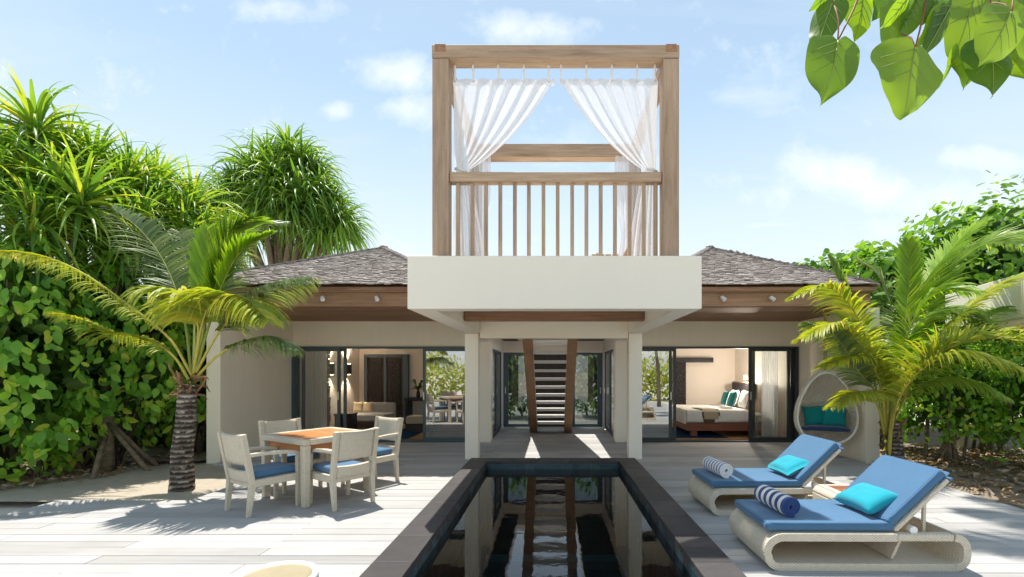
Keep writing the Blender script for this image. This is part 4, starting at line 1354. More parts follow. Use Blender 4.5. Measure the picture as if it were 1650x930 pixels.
class LeafBulk:
    def __init__(s, tmpl): s.t, s.f = tmpl; s.vs = []; s.fs = []; s.n = 0
    def add(s, p, d, n, size):
        x, y, z = leaf_frame(d, n)
        Rm = np.array([x[:], y[:], z[:]]) * size
        s.vs.append(s.t @ Rm + np.array(p[:]))
        o = s.n * len(s.t); s.fs.extend([tuple(i + o for i in q) for q in s.f]); s.n += 1
    def build(s, name, m, parent=None, kind='stuff'):
        mb = MB(); mb.v = np.concatenate(s.vs).tolist(); mb.f = s.fs
        return mb.build(name, m, parent, smooth=True, recalc=False, kind=kind)


def leaf_object_mesh(tmpl, m):
    me = bpy.data.meshes.new('leaf'); me.from_pydata(tmpl[0].tolist(), [], tmpl[1]); me.materials.append(M[m])
    me.polygons.foreach_set('use_smooth', [True] * len(me.polygons)); me.update()
    return me


LEAF_ME = {'leaf_shrub': leaf_object_mesh(LEAF_OVAL, 'leaf_shrub'), 'leaf_round': leaf_object_mesh(LEAF_ROUND, 'leaf_round')}


def lumpy(d, seed, amp=.42, fr=2.3):
    return 1 + amp * noise.noise(d * fr + Vector((seed * 3.7, seed * 1.3, seed))) + amp * .5 * noise.noise(d * fr * 2.7 + Vector((seed, 9, seed * 2)))


def shrub(name, label, cat, c, rad, seed, n_obj=0, n_leaf=1600, size=.17, m='leaf_shrub', tm=LEAF_OVAL, ground=0.0, group=None, stems=7, low=-.9, zone=None, hang=.9, stem_m='bark_dark', inner=1200, gap=-.26):
    """leafy shrub or tree: branching stems and leaves spread through a lumpy crown"""
    rg = random.Random(seed * 7 + 1); c = Vector(c); rad = Vector(rad)
    t = thing(name, label, cat, (c.x, c.y, ground), group)
    ld = LeafBulk(tm); objs = 0; cand = []
    for i in range(n_leaf + n_obj * 3):
        d = rand_unit(rg)
        if d.z < low: continue
        r = lumpy(d, seed) * rg.uniform(.80, 1.06)
        p = c + Vector((d.x * rad.x, d.y * rad.y, d.z * rad.z)) * r
        if p.z < ground + .06 or (-6.08 < p.x < -4 and p.y > 7.8): continue
        if noise.noise(p * 2.1 + Vector((seed, 0, 0))) < gap: continue
        nrm = (Vector((d.x / rad.x, d.y / rad.y, d.z / rad.z)).normalized() + Vector((0, 0, .35)) + rand_unit(rg) * .8).normalized()
        out = Vector((d.x, d.y, 0)) * .6 + Vector((0, 0, -hang)) + rand_unit(rg) * .8
        out = (out - nrm * out.dot(nrm) * .8).normalized()
        cand.append((p, out, nrm, size * rg.uniform(.55, 1.0) * (1.25 if rg.random() < .2 else 1)))
    if n_obj:
        cand.sort(key=lambda q: -((1 if zone is None or zone(q[0]) else 0) * 100 - (q[0] - c).dot(Vector((-c.x, -c.y, 0)).normalized()) * -1))
    for i, (p, o_, nrm, s_) in enumerate(cand):
        if i < n_obj:
            ob = bpy.data.objects.new('leaf', LEAF_ME[m]); COL.objects.link(ob); ob.parent = t
            x, y, z = leaf_frame(o_, nrm)
            mt_ = Matrix((x * s_, y * s_, z * s_)).transposed().to_4x4(); mt_.translation = p - wloc(t)
            ob.matrix_local = mt_
        else: ld.add(p, o_, nrm, s_)
    if ld.n: ld.build('foliage', m, t)
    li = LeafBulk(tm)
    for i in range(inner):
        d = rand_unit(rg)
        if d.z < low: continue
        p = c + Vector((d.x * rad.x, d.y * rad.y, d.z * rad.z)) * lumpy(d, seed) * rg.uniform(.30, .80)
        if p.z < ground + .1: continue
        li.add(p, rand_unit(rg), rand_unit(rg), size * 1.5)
    if li.n: li.build('inner_foliage', 'leaf_inner', t)  # dark leaf colour stands in for shade deep in the crown
    st = MB()
    for i in range(stems):
        a = rg.uniform(0, 6.28); b0 = Vector((c.x + rg.uniform(-.35, .35) * rad.x, c.y + rg.uniform(-.35, .35) * rad.y, ground - .05))
        d = rand_unit(rg); d.z = abs(d.z)
        e = c + Vector((d.x * rad.x, d.y * rad.y, d.z * rad.z)) * .85
        mid = (b0 + e) / 2 + rand_unit(rg) * .18
        r0 = .012 + .016 * rad.z * rg.uniform(.5, 1.3)
        pts = catmull([b0, mid, e], 7)
        st.tube(pts, [r0 * (1 - .13 * k) for k in range(7)], 6, cap=False)
        for k in range(3):
            p = pts[rg.randint(2, 5)]; q = p + rand_unit(rg) * .5 * rad.x
            st.tube([p, (p + q) / 2 + Vector((0, 0, .05)), q], [r0 * .45, r0 * .3, r0 * .15], 5, cap=False)
    st.build('stems', stem_m, t, smooth=True)
    return t


# strap leaves of the screw pines
def strap_leaf(mb, p, az, el, L, w, sag, rg, kink=True):
    d = Vector((math.cos(az) * math.cos(el), math.sin(az) * math.cos(el), math.sin(el)))
    sd = Vector((-math.sin(az), math.cos(az), 0)); n = 8; o = len(mb.v); q = Vector(p)
    tw = rg.uniform(-.4, .4)
    for i in range(n + 1):
        f = i / n
        ww = w * (1 - f) ** .75 * (.65 + .35 * min(1, f * 6))
        up = sd.cross(d).normalized() * -1
        up = up if up.z > 0 else -up
        s2 = (sd + up * tw * f).normalized()
        mb.v += [tuple(q - s2 * ww + up * ww * .55), tuple(q), tuple(q + s2 * ww + up * ww * .55)]
        q = q + d * (L / n)
        d = (d + Vector((0, 0, -sag * (.35 + 1.3 * f)))).normalized()
        if kink and i == 5 and rg.random() < .25: d = (d + Vector((0, 0, -.9))).normalized()
    for i in range(n):
        a = o + i * 3; b = a + 3
        mb.f += [(a, a + 1, b + 1, b), (a + 1, a + 2, b + 2, b + 1)]


def rosette_mesh(seed, m, n, L, w, sag, el0=-.5, el1=1.35):
    rg = random.Random(seed); mb = MB()
    for i in range(n):
        f = i / n; az = i * 2.39996 + rg.uniform(-.25, .25)
        el = el0 + (el1 - el0) * f ** .9 + rg.uniform(-.12, .12)
        p = (math.cos(az) * .05, math.sin(az) * .05, .22 * f)
        strap_leaf(mb, p, az, el, L * rg.uniform(.72, 1.1) * (1 - .25 * f), w * rg.uniform(.8, 1.15), sag * rg.uniform(.7, 1.35), rg)
    me = bpy.data.meshes.new('leaf_rosette'); me.from_pydata(mb.v, [], mb.f); me.materials.append(M[m])
    me.polygons.foreach_set('use_smooth', [True] * len(me.polygons)); me.update()
    return me


ROS = [rosette_mesh(40 + i, 'leaf_pandanus', 92, 1.18, .036, .19 + .025 * i, -.8, 1.35) for i in range(4)]
ROSF = [rosette_mesh(60 + i, 'leaf_pandanus_far', 120, 1.85, .056, .34, -.95, 1.2) for i in range(3)]


def pandanus(label, base, spots, meshes, seed, sc=1.0, tr=.09, group='screw pine trees', roots=6, m='bark_pale'):
    rg = random.Random(seed); base = Vector(base)
    t = thing('screw_pine', label, 'tree', base, group)
    hub = base + Vector((0, 0, 0)); cen = sum((Vector(s) for s in spots), Vector()) / len(spots)
    fork = base.lerp(cen, .42); fork.z = base.z + (cen.z - base.z) * .5
    tk = MB(); tk.tube(catmull([base, base.lerp(fork, .5) + rand_unit(rg) * .1, fork], 8), [tr * (1.15 - .06 * k) for k in range(8)], 10)
    tk.build('trunk', m, t, smooth=True)
    br = MB()
    for s in spots:
        s = Vector(s); mid = fork.lerp(s, .5) + Vector((0, 0, -.12)) + rand_unit(rg) * .12
        br.tube(catmull([fork, mid, s + Vector((0, 0, .1))], 6), [tr * .6 * (1 - .09 * k) for k in range(6)], 7, cap=False)
    br.build('branches', m, t, smooth=True)
    for i in range(roots):
        a = i / roots * 6.28 + rg.uniform(-.3, .3); l = rg.uniform(.35, .75)
        MB().tube([base + Vector((0, 0, rg.uniform(.5, .95))), base + Vector((math.cos(a) * l * .55, math.sin(a) * l * .55, .30)), base + Vector((math.cos(a) * l, math.sin(a) * l, -.08))],
                  [.035, .035, .04], 7).build('prop_root', m, t, smooth=True)
    for s in spots:
        o = bpy.data.objects.new('leaf_rosette', meshes[rg.randrange(len(meshes))]); COL.objects.link(o); o.parent = t
        o.location = Vector(s) - wloc(t); k = sc * rg.uniform(.82, 1.15); o.scale = (k, k, k)
        o.rotation_euler = (rg.uniform(-.3, .3), rg.uniform(-.3, .3), rg.uniform(0, 6.28))
    return t


# coconut fronds
def frond(parent, pts, L, m, rm, n=52, droop=.30, fwd=.75, lift=.25, roll=0.0, w=.014, start=.22, seed=0, tipL=.35, sides=(-1, 1), wind=(0, 0, 0), r0=.020):
    rg = random.Random(seed); n = int(n * 1.6); L *= 1.2; w *= 1.35; C = catmull(pts, n); mb = MB(); prevS = None; wind = Vector(wind)
    for i in range(n):
        f = i / (n - 1)
        T = (C[min(i + 1, n - 1)] - C[max(i - 1, 0)]).normalized()
        S = T.cross(Vector((0, 0, 1)))
        if S.length < .15: S = prevS or T.cross(Vector((0, 1, 0)))
        S.normalize()
        if prevS is not None and S.dot(prevS) < 0: S = -S
        prevS = S
        N = S.cross(T).normalized()
        S2 = S * math.cos(roll) + N * math.sin(roll); N2 = N * math.cos(roll) - S * math.sin(roll)
        if f < start: continue
        g = (f - start) / (1 - start)
        prof = (math.sin(math.pi * min(1, .16 + .74 * g))) ** .8 * (1 - g * (1 - tipL) * .6)
        for s in sides:
            for rep in range(2):
                if rep and rg.random() < .35: continue
                l = L * prof * rg.uniform(.82, 1.1)
                d = (S2 * s + T * (fwd * (.7 + .6 * g)) + N2 * lift * rg.uniform(.3, 1.4) + rand_unit(rg) * .10 + wind).normalized()
                q = C[i] + T * rg.uniform(-.012, .012); o = len(mb.v); ns = 5
                dr = droop * rg.uniform(.6, 1.5)
                for k in range(ns + 1):
                    h = k / ns
                    ww = w * (1 - h ** 1.6) * (.6 + .4 * min(1, h * 5)) + .0008
                    W = (T - d * T.dot(d)); W = W.normalized() if W.length > .1 else N2
                    W = (W * .86 + N2 * .5 * s).normalized()
                    mb.v += [tuple(q - W * ww), tuple(q + W * ww)]
                    q = q + d * (l / ns); d = (d + Vector((0, 0, -dr * (.4 + h))) + wind * .25).normalized()
                for k in range(ns):
                    a = o + k * 2; mb.f.append((a, a + 1, a + 3, a + 2))
    fo = mb.build('frond', m, parent, recalc=False)
    rc = MB(); rc.tube(C, [r0 * (1 - .86 * (i / (n - 1)) ** .8) for i in range(n)], 6)
    rc.build('rachis', rm, fo, smooth=True)
    return fo


def pts3(lst): return [P(*q) for q in lst]


# ------------------------------------------------------------------ left palm in the sand bed
LP = Vector((-4.955, 6.29, -.02))
lp = thing('coconut_palm', 'young coconut palm with short ringed trunk in the sand beside the dining set', 'palm', LP)
tk = MB(); prof = [(0, .150), (.06, .144), (.2, .134), (.5, .124), (.8, .119), (1.05, .114), (1.22, .104), (1.38, .094)]
pts = []; rad = []
for i in range(40):
    z = 1.38 * i / 39
    r = np.interp(z, [p[0] for p in prof], [p[1] for p in prof])
    ph = (z / .062) % 1
    pts.append(LP + Vector((.10 * (z / 1.38) ** 1.5 + .006 * math.sin(z * 9), .006 * math.cos(z * 7), z))); rad.append(r * (1 + .07 * (ph - .5)))
tk.tube(pts, rad, 18).build('trunk', 'palm_trunk', lp, smooth=False)
rg = random.Random(21)
top = LP + Vector((.09, 0, 1.30))
fb = MB()
for i in range(26):
    a = rg.uniform(0, 6.28); h = rg.uniform(-.06, .22); l = rg.uniform(.12, .34)
    p = top + Vector((math.cos(a) * .085, math.sin(a) * .085, h)); q = p + Vector((math.cos(a) * l * .5, math.sin(a) * l * .5, l * rg.uniform(-.6, .9)))
    fb.tube([p, (p + q) / 2 + Vector((math.cos(a) * .04, math.sin(a) * .04, .03)), q], [.020, .013, .004], 5)
fb.build('leaf_sheath', 'dead_leaf', lp, smooth=True)
Y0 = 6.29
K = [  # points, leaflet length, leaf, rachis, kwargs
    ([(310, 606, Y0), (272, 545, 6.2), (205, 490, 6.1), (130, 438, 6.0), (60, 410, 5.9), (-10, 404, 5.8)], .36, 'leaf_palm_yellow', 'rachis_yellow', dict(droop=.5, lift=-.2, start=.30, n=60)),
    ([(304, 612, Y0), (278, 572, 6.2), (232, 545, 6.15), (180, 535, 6.1), (132, 514, 6.05), (88, 504, 6.0)], .42, 'leaf_palm_yellow', 'rachis_yellow', dict(droop=.35, lift=.05, start=.22)),
    ([(308, 600, Y0), (296, 510, 6.4), (268, 430, 6.55), (230, 375, 6.6), (182, 336, 6.6)], .52, 'leaf_palm_grey', 'rachis_green', dict(droop=.22, lift=.2, start=.25, roll=.5)),
    ([(313, 600, Y0), (330, 500, 6.35), (348, 420, 6.4), (372, 372, 6.4), (405, 352, 6.4)], .62, 'leaf_palm_bright', 'rachis_green', dict(droop=.06, lift=.1, fwd=1.25, start=.40, w=.022, n=60)),
    ([(315, 600, Y0), (338, 520, 6.2), (362, 450, 6.1), (392, 402, 6.0), (438, 376, 5.95)], .30, 'leaf_palm_bright', 'rachis_green', dict(droop=.05, lift=.5, fwd=1.8, start=.45, w=.022)),
    ([(312, 602, Y0), (322, 540, 6.15), (335, 497, 6.0), (362, 478, 5.85), (398, 484, 5.75), (430, 515, 5.65)], .80, 'leaf_palm_yellow', 'rachis_yellow', dict(droop=.46, lift=.1, fwd=.5, start=.28, w=.021, n=60)),
    ([(312, 602, Y0), (320, 540, 6.15), (310, 495, 6.0), (282, 474, 5.9), (246, 470, 5.85)], .76, 'leaf_palm_yellow', 'rachis_yellow', dict(droop=.5, lift=.1, fwd=.6, start=.32, w=.021)),
    ([(316, 600, Y0), (350, 540, 6.2), (395, 482, 6.1), (445, 456, 6.0), (500, 447, 5.9)], .54, 'leaf_palm_grey', 'rachis_yellow', dict(droop=.42, lift=.0, start=.28, wind=(.25, 0, -.1))),
    ([(318, 606, Y0), (352, 572, 6.1), (395, 550, 5.95), (440, 543, 5.9), (474, 562, 5.85)], .48, 'leaf_palm_grey', 'rachis_yellow', dict(droop=.45, lift=.0, start=.35, wind=(.2, 0, -.1))),
    ([(312, 600, Y0), (335, 500, 6.8), (365, 420, 7.1), (410, 370, 7.3), (455, 360, 7.4)], .60, 'leaf_palm_grey', 'rachis_green', dict(droop=.2, lift=.2, start=.25, roll=-.3)),
    ([(312, 600, Y0), (312, 500, 6.7), (300, 420, 7.0), (290, 375, 7.2)], .55, 'leaf_palm_grey', 'rachis_green', dict(droop=.2, lift=.2, start=.3, roll=.4)),
    ([(314, 600, Y0), (322, 505, 6.3), (331, 435, 6.35), (336, 372, 6.35)], .46, 'leaf_palm_bright', 'rachis_green', dict(droop=.03, lift=.1, fwd=1.5, start=.42, w=.022, n=50)),
    ([(315, 600, Y0), (334, 505, 6.25), (356, 435, 6.25), (385, 388, 6.25)], .50, 'leaf_palm_bright', 'rachis_green', dict(droop=.05, lift=.1, fwd=1.4, start=.38, w=.022, n=50)),
]
for i, (pl, L, m, rm, kw) in enumerate(K): frond(lp, pts3(pl), L, m, rm, seed=100 + i, **kw)

# ------------------------------------------------------------------ right palm beside the hedge
RP = Vector((5.36, 7.70, -.03)); RP = Vector((5.62, 7.72, -.05))
rp = thing('coconut_palm', 'low yellow green coconut palm with arching fronds beside the hanging egg chair', 'palm', RP)
tk = MB(); pts = []; rad = []
for i in range(24):
    z = .78 * i / 23; pts.append(RP + Vector((-.07 * z, -.02 * z, z))); rad.append((.13 - .05 * z) * (1 + .10 * (((z / .06) % 1) - .5)))
tk.tube(pts, rad, 14).build('trunk', 'palm_trunk', rp)
fb = MB(); top = RP + Vector((-.05, 0, .55))
for i in range(34):
    a = rg.uniform(0, 6.28); h = rg.uniform(-.42, .25); l = rg.uniform(.15, .42)
    p = top + Vector((math.cos(a) * .07, math.sin(a) * .07, h)); q = p + Vector((math.cos(a) * l * .35, math.sin(a) * l * .35, l * rg.uniform(-.3, 1.0)))
    fb.tube([p, (p + q) / 2 + Vector((math.cos(a) * .03, math.sin(a) * .03, .03)), q], [.024, .016, .004], 5)
fb.build('leaf_sheath', 'dead_leaf', rp, smooth=True)
Yr = 7.7
K = [
    ([(1432, 735, Yr), (1440, 665, 7.5), (1475, 600, 7.2), (1530, 560, 6.9), (1600, 545, 6.65), (1690, 560, 6.4)], .72, 'leaf_palm_yellow', 'rachis_yellow', dict(droop=.16, lift=.55, fwd=.5, start=.24, n=64, r0=.034, w=.016)),
    ([(1428, 700, Yr), (1424, 640, 7.6), (1405, 570, 7.5), (1375, 500, 7.4), (1330, 462, 7.3), (1280, 478, 7.2)], .60, 'leaf_palm_yellow', 'rachis_yellow', dict(droop=.30, lift=.15, start=.28, wind=(-.1, 0, 0))),
    ([(1428, 700, Yr), (1430, 630, 7.5), (1412, 590, 7.3), (1375, 575, 7.1), (1325, 590, 6.95)], .55, 'leaf_palm_yellow', 'rachis_yellow', dict(droop=.25, lift=.2, start=.32, wind=(-.15, 0, -.1))),
    ([(1430, 690, Yr), (1452, 580, 7.8), (1462, 490, 7.9), (1466, 430, 7.9), (1464, 390, 7.9)], .42, 'leaf_palm_bright', 'rachis_green', dict(droop=.0, lift=.1, fwd=1.6, start=.42, w=.018)),
    ([(1438, 680, Yr), (1470, 560, 7.9), (1502, 470, 8.0), (1545, 415, 8.0), (1600, 392, 8.0), (1670, 400, 8.0)], .75, 'leaf_palm_green', 'rachis_green', dict(droop=.15, lift=.3, fwd=.9, start=.25, w=.017, n=60)),
    ([(1440, 680, Yr), (1490, 575, 7.6), (1545, 510, 7.4), (1600, 465, 7.25), (1680, 425, 7.1)], .55, 'leaf_palm_yellow', 'rachis_yellow', dict(droop=.25, lift=.1, start=.25, w=.016)),
    ([(1426, 690, Yr), (1405, 600, 7.9), (1382, 520, 8.0), (1360, 465, 8.05), (1338, 415, 8.1)], .34, 'leaf_palm_green', 'rachis_green', dict(droop=.05, lift=.2, fwd=1.7, start=.55, w=.02)),
    ([(1434, 695, Yr), (1462, 640, 7.5), (1505, 612, 7.3), (1560, 612, 7.1), (1620, 640, 6.95)], .55, 'leaf_palm_green', 'rachis_yellow', dict(droop=.40, lift=.0, start=.25)),
    ([(1428, 695, Yr), (1432, 600, 7.9), (1440, 520, 8.1), (1420, 450, 8.2), (1385, 420, 8.3)], .62, 'leaf_palm_grey', 'rachis_green', dict(droop=.18, lift=.2, start=.25, roll=.4)),
    ([(1430, 695, Yr), (1448, 600, 7.4), (1470, 520, 7.2), (1510, 470, 7.05), (1570, 470, 6.9)], .60, 'leaf_palm_bright', 'rachis_green', dict(droop=.22, lift=.1, start=.3, w=.017)),
    ([(1426, 700, Yr), (1415, 640, 7.4), (1385, 600, 7.2), (1345, 540, 7.1), (1300, 520, 7.0)], .5, 'leaf_palm_grey', 'rachis_green', dict(droop=.3, lift=.1, start=.35)),
    ([(1432, 720, Yr), (1450, 640, 7.3), (1500, 585, 6.9), (1570, 570, 6.5), (1670, 605, 6.2)], .70, 'leaf_palm_yellow', 'rachis_yellow', dict(droop=.34, lift=.1, start=.25)),
    ([(1428, 700, Yr), (1418, 620, 7.3), (1390, 560, 7.0), (1345, 522, 6.8), (1292, 545, 6.7)], .58, 'leaf_palm_yellow', 'rachis_yellow', dict(droop=.3, lift=.1, start=.3)),
    ([(1435, 700, Yr), (1470, 610, 7.9), (1520, 550, 8.0), (1600, 500, 8.0), (1690, 500, 8.0)], .78, 'leaf_palm_green', 'rachis_green', dict(droop=.3, lift=.2, start=.25)),
    ([(1425, 700, Yr), (1412, 650, 7.3), (1385, 632, 7.1), (1340, 655, 7.0)], .46, 'leaf_palm_yellow', 'rachis_yellow', dict(droop=.3, lift=.1, start=.35)),
    ([(1430, 690, Yr), (1446, 580, 7.9), (1482, 470, 8.0), (1530, 405, 8.0), (1575, 360, 8.0)], .62, 'leaf_palm_bright', 'rachis_green', dict(droop=.12, lift=.3, fwd=1.1, start=.3)),
    ([(1430, 690, Yr), (1450, 590, 7.7), (1480, 520, 7.7), (1530, 500, 7.65), (1590, 520, 7.6)], .7, 'leaf_palm_green', 'rachis_green', dict(droop=.35, lift=.1, start=.3)),
]
for i, (pl, L, m, rm, kw) in enumerate(K): frond(rp, pts3(pl), L, m, rm, seed=140 + i, **kw)

# ------------------------------------------------------------------ screw pines and shrubs at the left
pandanus('tall screw pine at the far left edge with long drooping strap leaves', (-7.95, 7.5, -.03),
         [P(*q) for q in ((62, 225, 7.45), (10, 320, 7.05), (95, 318, 7.25), (-90, 240, 7.35), (40, 400, 6.85), (-70, 360, 6.85), (-20, 255, 7.75), (120, 255, 7.95), (60, 300, 7.25), (15, 265, 7.45), (130, 340, 7.15), (70, 370, 6.95))], ROS, 1)
pandanus('yellow green screw pine in the middle of the left thicket', (-7.05, 7.45, -.03),
         [P(*q) for q in ((150, 285, 8.20), (205, 300, 8.30), (165, 355, 7.80), (120, 375, 7.60), (225, 365, 8.00), (190, 420, 7.70), (250, 325, 8.60), (90, 300, 8.80), (180, 325, 8.00), (145, 320, 8.10), (200, 390, 7.80))], ROS, 2)
pandanus('screw pine at the right end of the left thicket, above the villa side wall', (-6.75, 9.0, -.03),
         [P(*q) for q in ((262, 330, 8.80), (312, 345, 9.10), (285, 395, 8.50), (235, 410, 8.30), (330, 385, 8.90), (300, 440, 8.60), (345, 420, 9.20), (270, 365, 8.60), (250, 300, 9.20), (215, 345, 8.80), (315, 410, 8.70))], ROS, 3, .95)
pandanus('large screw pine with hanging leaves rising behind the left shingled roof', P(455, 680, 17.0) * 1.0 - Vector((0, 0, P(455, 680, 17.0).z + .05)),
         [P(*q) for q in ((468, 248, 16.5), (412, 285, 16.2), (512, 285, 16.6), (366, 330, 16.3), (440, 320, 15.8), (535, 335, 16.4), (490, 330, 15.8), (395, 365, 16.0), (556, 368, 16.2),
                          (468, 300, 17.3), (430, 262, 17.0), (520, 380, 15.9), (350, 375, 16.8), (380, 300, 15.9), (425, 335, 15.6), (475, 345, 15.6), (520, 315, 15.9),
                          (545, 365, 16.0), (345, 345, 16.0), (410, 320, 16.5), (490, 265, 16.2), (440, 290, 15.9))], ROSF, 4, .98, .20, roots=8, m='bark_pale')

shr = 'broad leaved shrubs of the left thicket'
shrub('broadleaf_shrub', 'broad leaved green shrub at the left edge, with yellowing leaves low down', 'shrub', (-7.75, 6.75, 1.62), (1.05, .85, 1.78), 1, 290, 2600, .185, group=shr, zone=lambda p: p.y < 6.9)
shrub('broadleaf_shrub', 'broad leaved green shrub in the middle of the left thicket, behind the sand', 'shrub', (-7.40, 7.85, 1.75), (1.05, .80, 1.80), 2, 290, 2600, .20, group=shr, low=-.58, zone=lambda p: p.y < 8.0)
shrub('broadleaf_shrub', 'broad leaved green shrub directly left of the villa side wall', 'shrub', (-6.78, 8.75, 1.75), (.82, .75, 1.60), 3, 290, 2200, .20, group=shr, low=-.62, zone=lambda p: p.y < 8.9)
shrub('broadleaf_shrub', 'broad leaved green shrub beyond the left picture edge', 'shrub', (-9.6, 6.3, 1.7), (1.2, 1.0, 1.8), 4, 0, 1500, .20, group=shr)
shrub('broadleaf_shrub', 'dense dark shrub behind the left thicket under the screw pines', 'shrub', (-8.3, 9.5, 1.5), (1.6, .7, 1.6), 5, 0, 1900, .22, group=shr)

shrub('broadleaf_shrub', 'low dark shrub filling the foot of the left thicket behind the others', 'shrub', (-7.7, 9.7, .8), (1.7, .5, 1.0), 6, 0, 900, .22, group=shr)
shrub('broadleaf_shrub', 'dark low shrub at the back of the left thicket, farthest from the sand', 'shrub', (-8.9, 10.4, .7), (1.5, .5, 1.0), 7, 0, 900, .22, group=shr)
shrub('broadleaf_shrub', 'dark low shrub at the back of the left thicket beside the villa wall', 'shrub', (-6.75, 10.3, .7), (.75, .5, 1.0), 8, 0, 700, .2, group=shr)
# ------------------------------------------------------------------ right side: hedge, trees, neighbouring pavilion
hg = 'low shrubs of the right hedge'
for i, (c, r, lb) in enumerate((((6.95, 8.35, 1.15), (.85, .80, 1.0), 'leafy low shrub with bare twigs just right of the low palm'),
                                ((7.95, 7.45, 1.15), (.95, .85, 1.05), 'leafy low shrub at the right edge above the leaf litter'),
                                ((8.5, 9.2, 1.3), (1.1, .9, 1.2), 'leafy low shrub behind the front two of the right hedge'),
                                ((6.75, 9.9, 1.3), (.85, .8, 1.2), 'leafy low shrub behind the outer end of the villa side wall'),
                                ((9.3, 6.3, 1.1), (1.1, 1.0, 1.1), 'leafy low shrub beyond the right picture edge'))):
    shrub('hedge_shrub', lb, 'shrub', c, r, 30 + i, 240 if i < 2 else 0, 1500, .135, group=hg, low=-.80, stems=14, hang=.4, stem_m='bark_pale', inner=500, zone=(lambda p: p.y < 8.3))
tg = 'round leaved trees behind the right wing'
for i, (c, r, lb) in enumerate((((8.7, 11.8, 2.9), (1.6, 1.2, 1.75), 'round leaved green tree behind the low palm fronds'),
                                ((11.3, 11.7, 3.5), (2.2, 1.5, 2.45), 'tallest round leaved green tree at the right edge'),
                                ((7.55, 13.6, 3.55), (1.3, 1.0, 1.10), 'small round leaved tree crown showing just above the right roof edge'),
                                ((9.6, 14.2, 3.6), (1.6, 1.2, 1.6), 'round leaved tree crown farther back between two others'))):
    shrub('round_leaf_tree', lb, 'tree', c, r, 50 + i, 0, 4300, .25, m='leaf_round', tm=LEAF_ROUND, group=tg, stems=9, hang=-.2, stem_m='bark_pale', inner=1600, gap=-.34)
nb = thing('neighbour_pavilion', 'white flat roof slab of the neighbouring villa showing between right palm fronds', 'pavilion', (8.6, 9.0, 0))
d = Vector((-.60, -2.15, 0)).normalized(); nrm = Vector((-d.y, d.x, 0)); nrm = nrm if nrm.x > 0 else -nrm
c0 = Vector((8.02, 9.65, 0))
def nslab(z0, z1, a0, a1, b0, b1, name):
    c = c0 + d * (a0 + a1) / 2 + nrm * (b0 + b1) / 2 + Vector((0, 0, (z0 + z1) / 2))
    MB().obox(c, d * (a1 - a0) / 2, nrm * (b1 - b0) / 2, (0, 0, (z1 - z0) / 2)).build(name, 'plaster_canopy', nb, bevel=.01)
nslab(2.40, 3.10, 0, 2.6, 0, .25, 'parapet'); nslab(2.40, 3.10, 0, .25, .252, 2.4, 'parapet'); nslab(2.55, 2.70, .252, 2.6, .252, 2.4, 'slab')
nslab(-.05, 2.398, .05, .29, .05, .29, 'column'); nslab(-.05, 2.398, 2.25, 2.49, 1.9, 2.14, 'column')

# garden seen through the rear doors
for i, (c, lb) in enumerate((((-1.5, 17.0, 1.2), 'green shrub in the garden seen through the left rear door'), ((1.5, 17.2, 1.2), 'green shrub in the garden seen through the right rear door'))):
    shrub('garden_shrub', lb, 'shrub', c, (1.3, .9, 1.5), 70 + i, 0, 1300, .2, group='shrubs in the garden behind the passage', inner=500)

# trees behind the viewer, mirrored in the door glass
lb_ = LeafBulk(LEAF_OVAL); rg = random.Random(77)
for c, r in (((-6.9, -5.5, 1.3), (1.7, 1.2, 1.5)), ((-4.0, -6.0, 1.2), (1.5, 1.1, 1.5)), ((4.2, -5.8, 1.3), (1.6, 1.1, 1.6)), ((7.0, -5.6, 1.3), (1.7, 1.2, 1.5))):
    c = Vector(c); r = Vector(r)
    for i in range(1100):
        dd_ = rand_unit(rg); p = c + Vector((dd_.x * r.x, dd_.y * r.y, dd_.z * r.z)) * lumpy(dd_, c.x) * rg.uniform(.6, 1.05)
        if p.z > .05: lb_.add(p, Vector((dd_.x, dd_.y, -.6)) + rand_unit(rg) * .5, dd_ + rand_unit(rg) * .4, .26)
o = lb_.build('tree_line', 'leaf_palm_yellow'); tag(o, 'green garden trees mirrored in the door glass', 'trees', kind='stuff')

# leaf litter
ll = LeafBulk(LEAF_DRY); rg = random.Random(88)
for i in range(2600):
    x = rg.uniform(5.35, 9.0); y = rg.uniform(4.0, 9.5)
    if rg.random() > .25 + .75 * min(1, (x - 5.3) / 1.0): continue
    ll.add(Vector((x, y, .015 + rg.uniform(-.02, .04))), Vector((rg.uniform(-1, 1), rg.uniform(-1, 1), rg.uniform(-.15, .3))), Vector((rg.uniform(-.6, .6), rg.uniform(-.6, .6), 1)), rg.uniform(.06, .15))
for i in range(1500):
    x = rg.uniform(-9, -5.9); y = rg.uniform(6.0, 9.0)
    if x > -6.6 and y < 8.0 - (x + 6.6) * 0 and rg.random() < .985: continue
    if y < 6.3 + (x + 7.2) * 1.2 and rg.random() < .97: continue
    ll.add(Vector((x, y, .012)), Vector((rg.uniform(-1, 1), rg.uniform(-1, 1), rg.uniform(-.1, .25))), Vector((rg.uniform(-.6, .6), rg.uniform(-.6, .6), 1)), rg.uniform(.06, .14))
o = ll.build('leaf_litter', 'leaf_dry'); tag(o, 'dry brown fallen leaves on the ground under the hedges', 'leaf litter', kind='stuff')

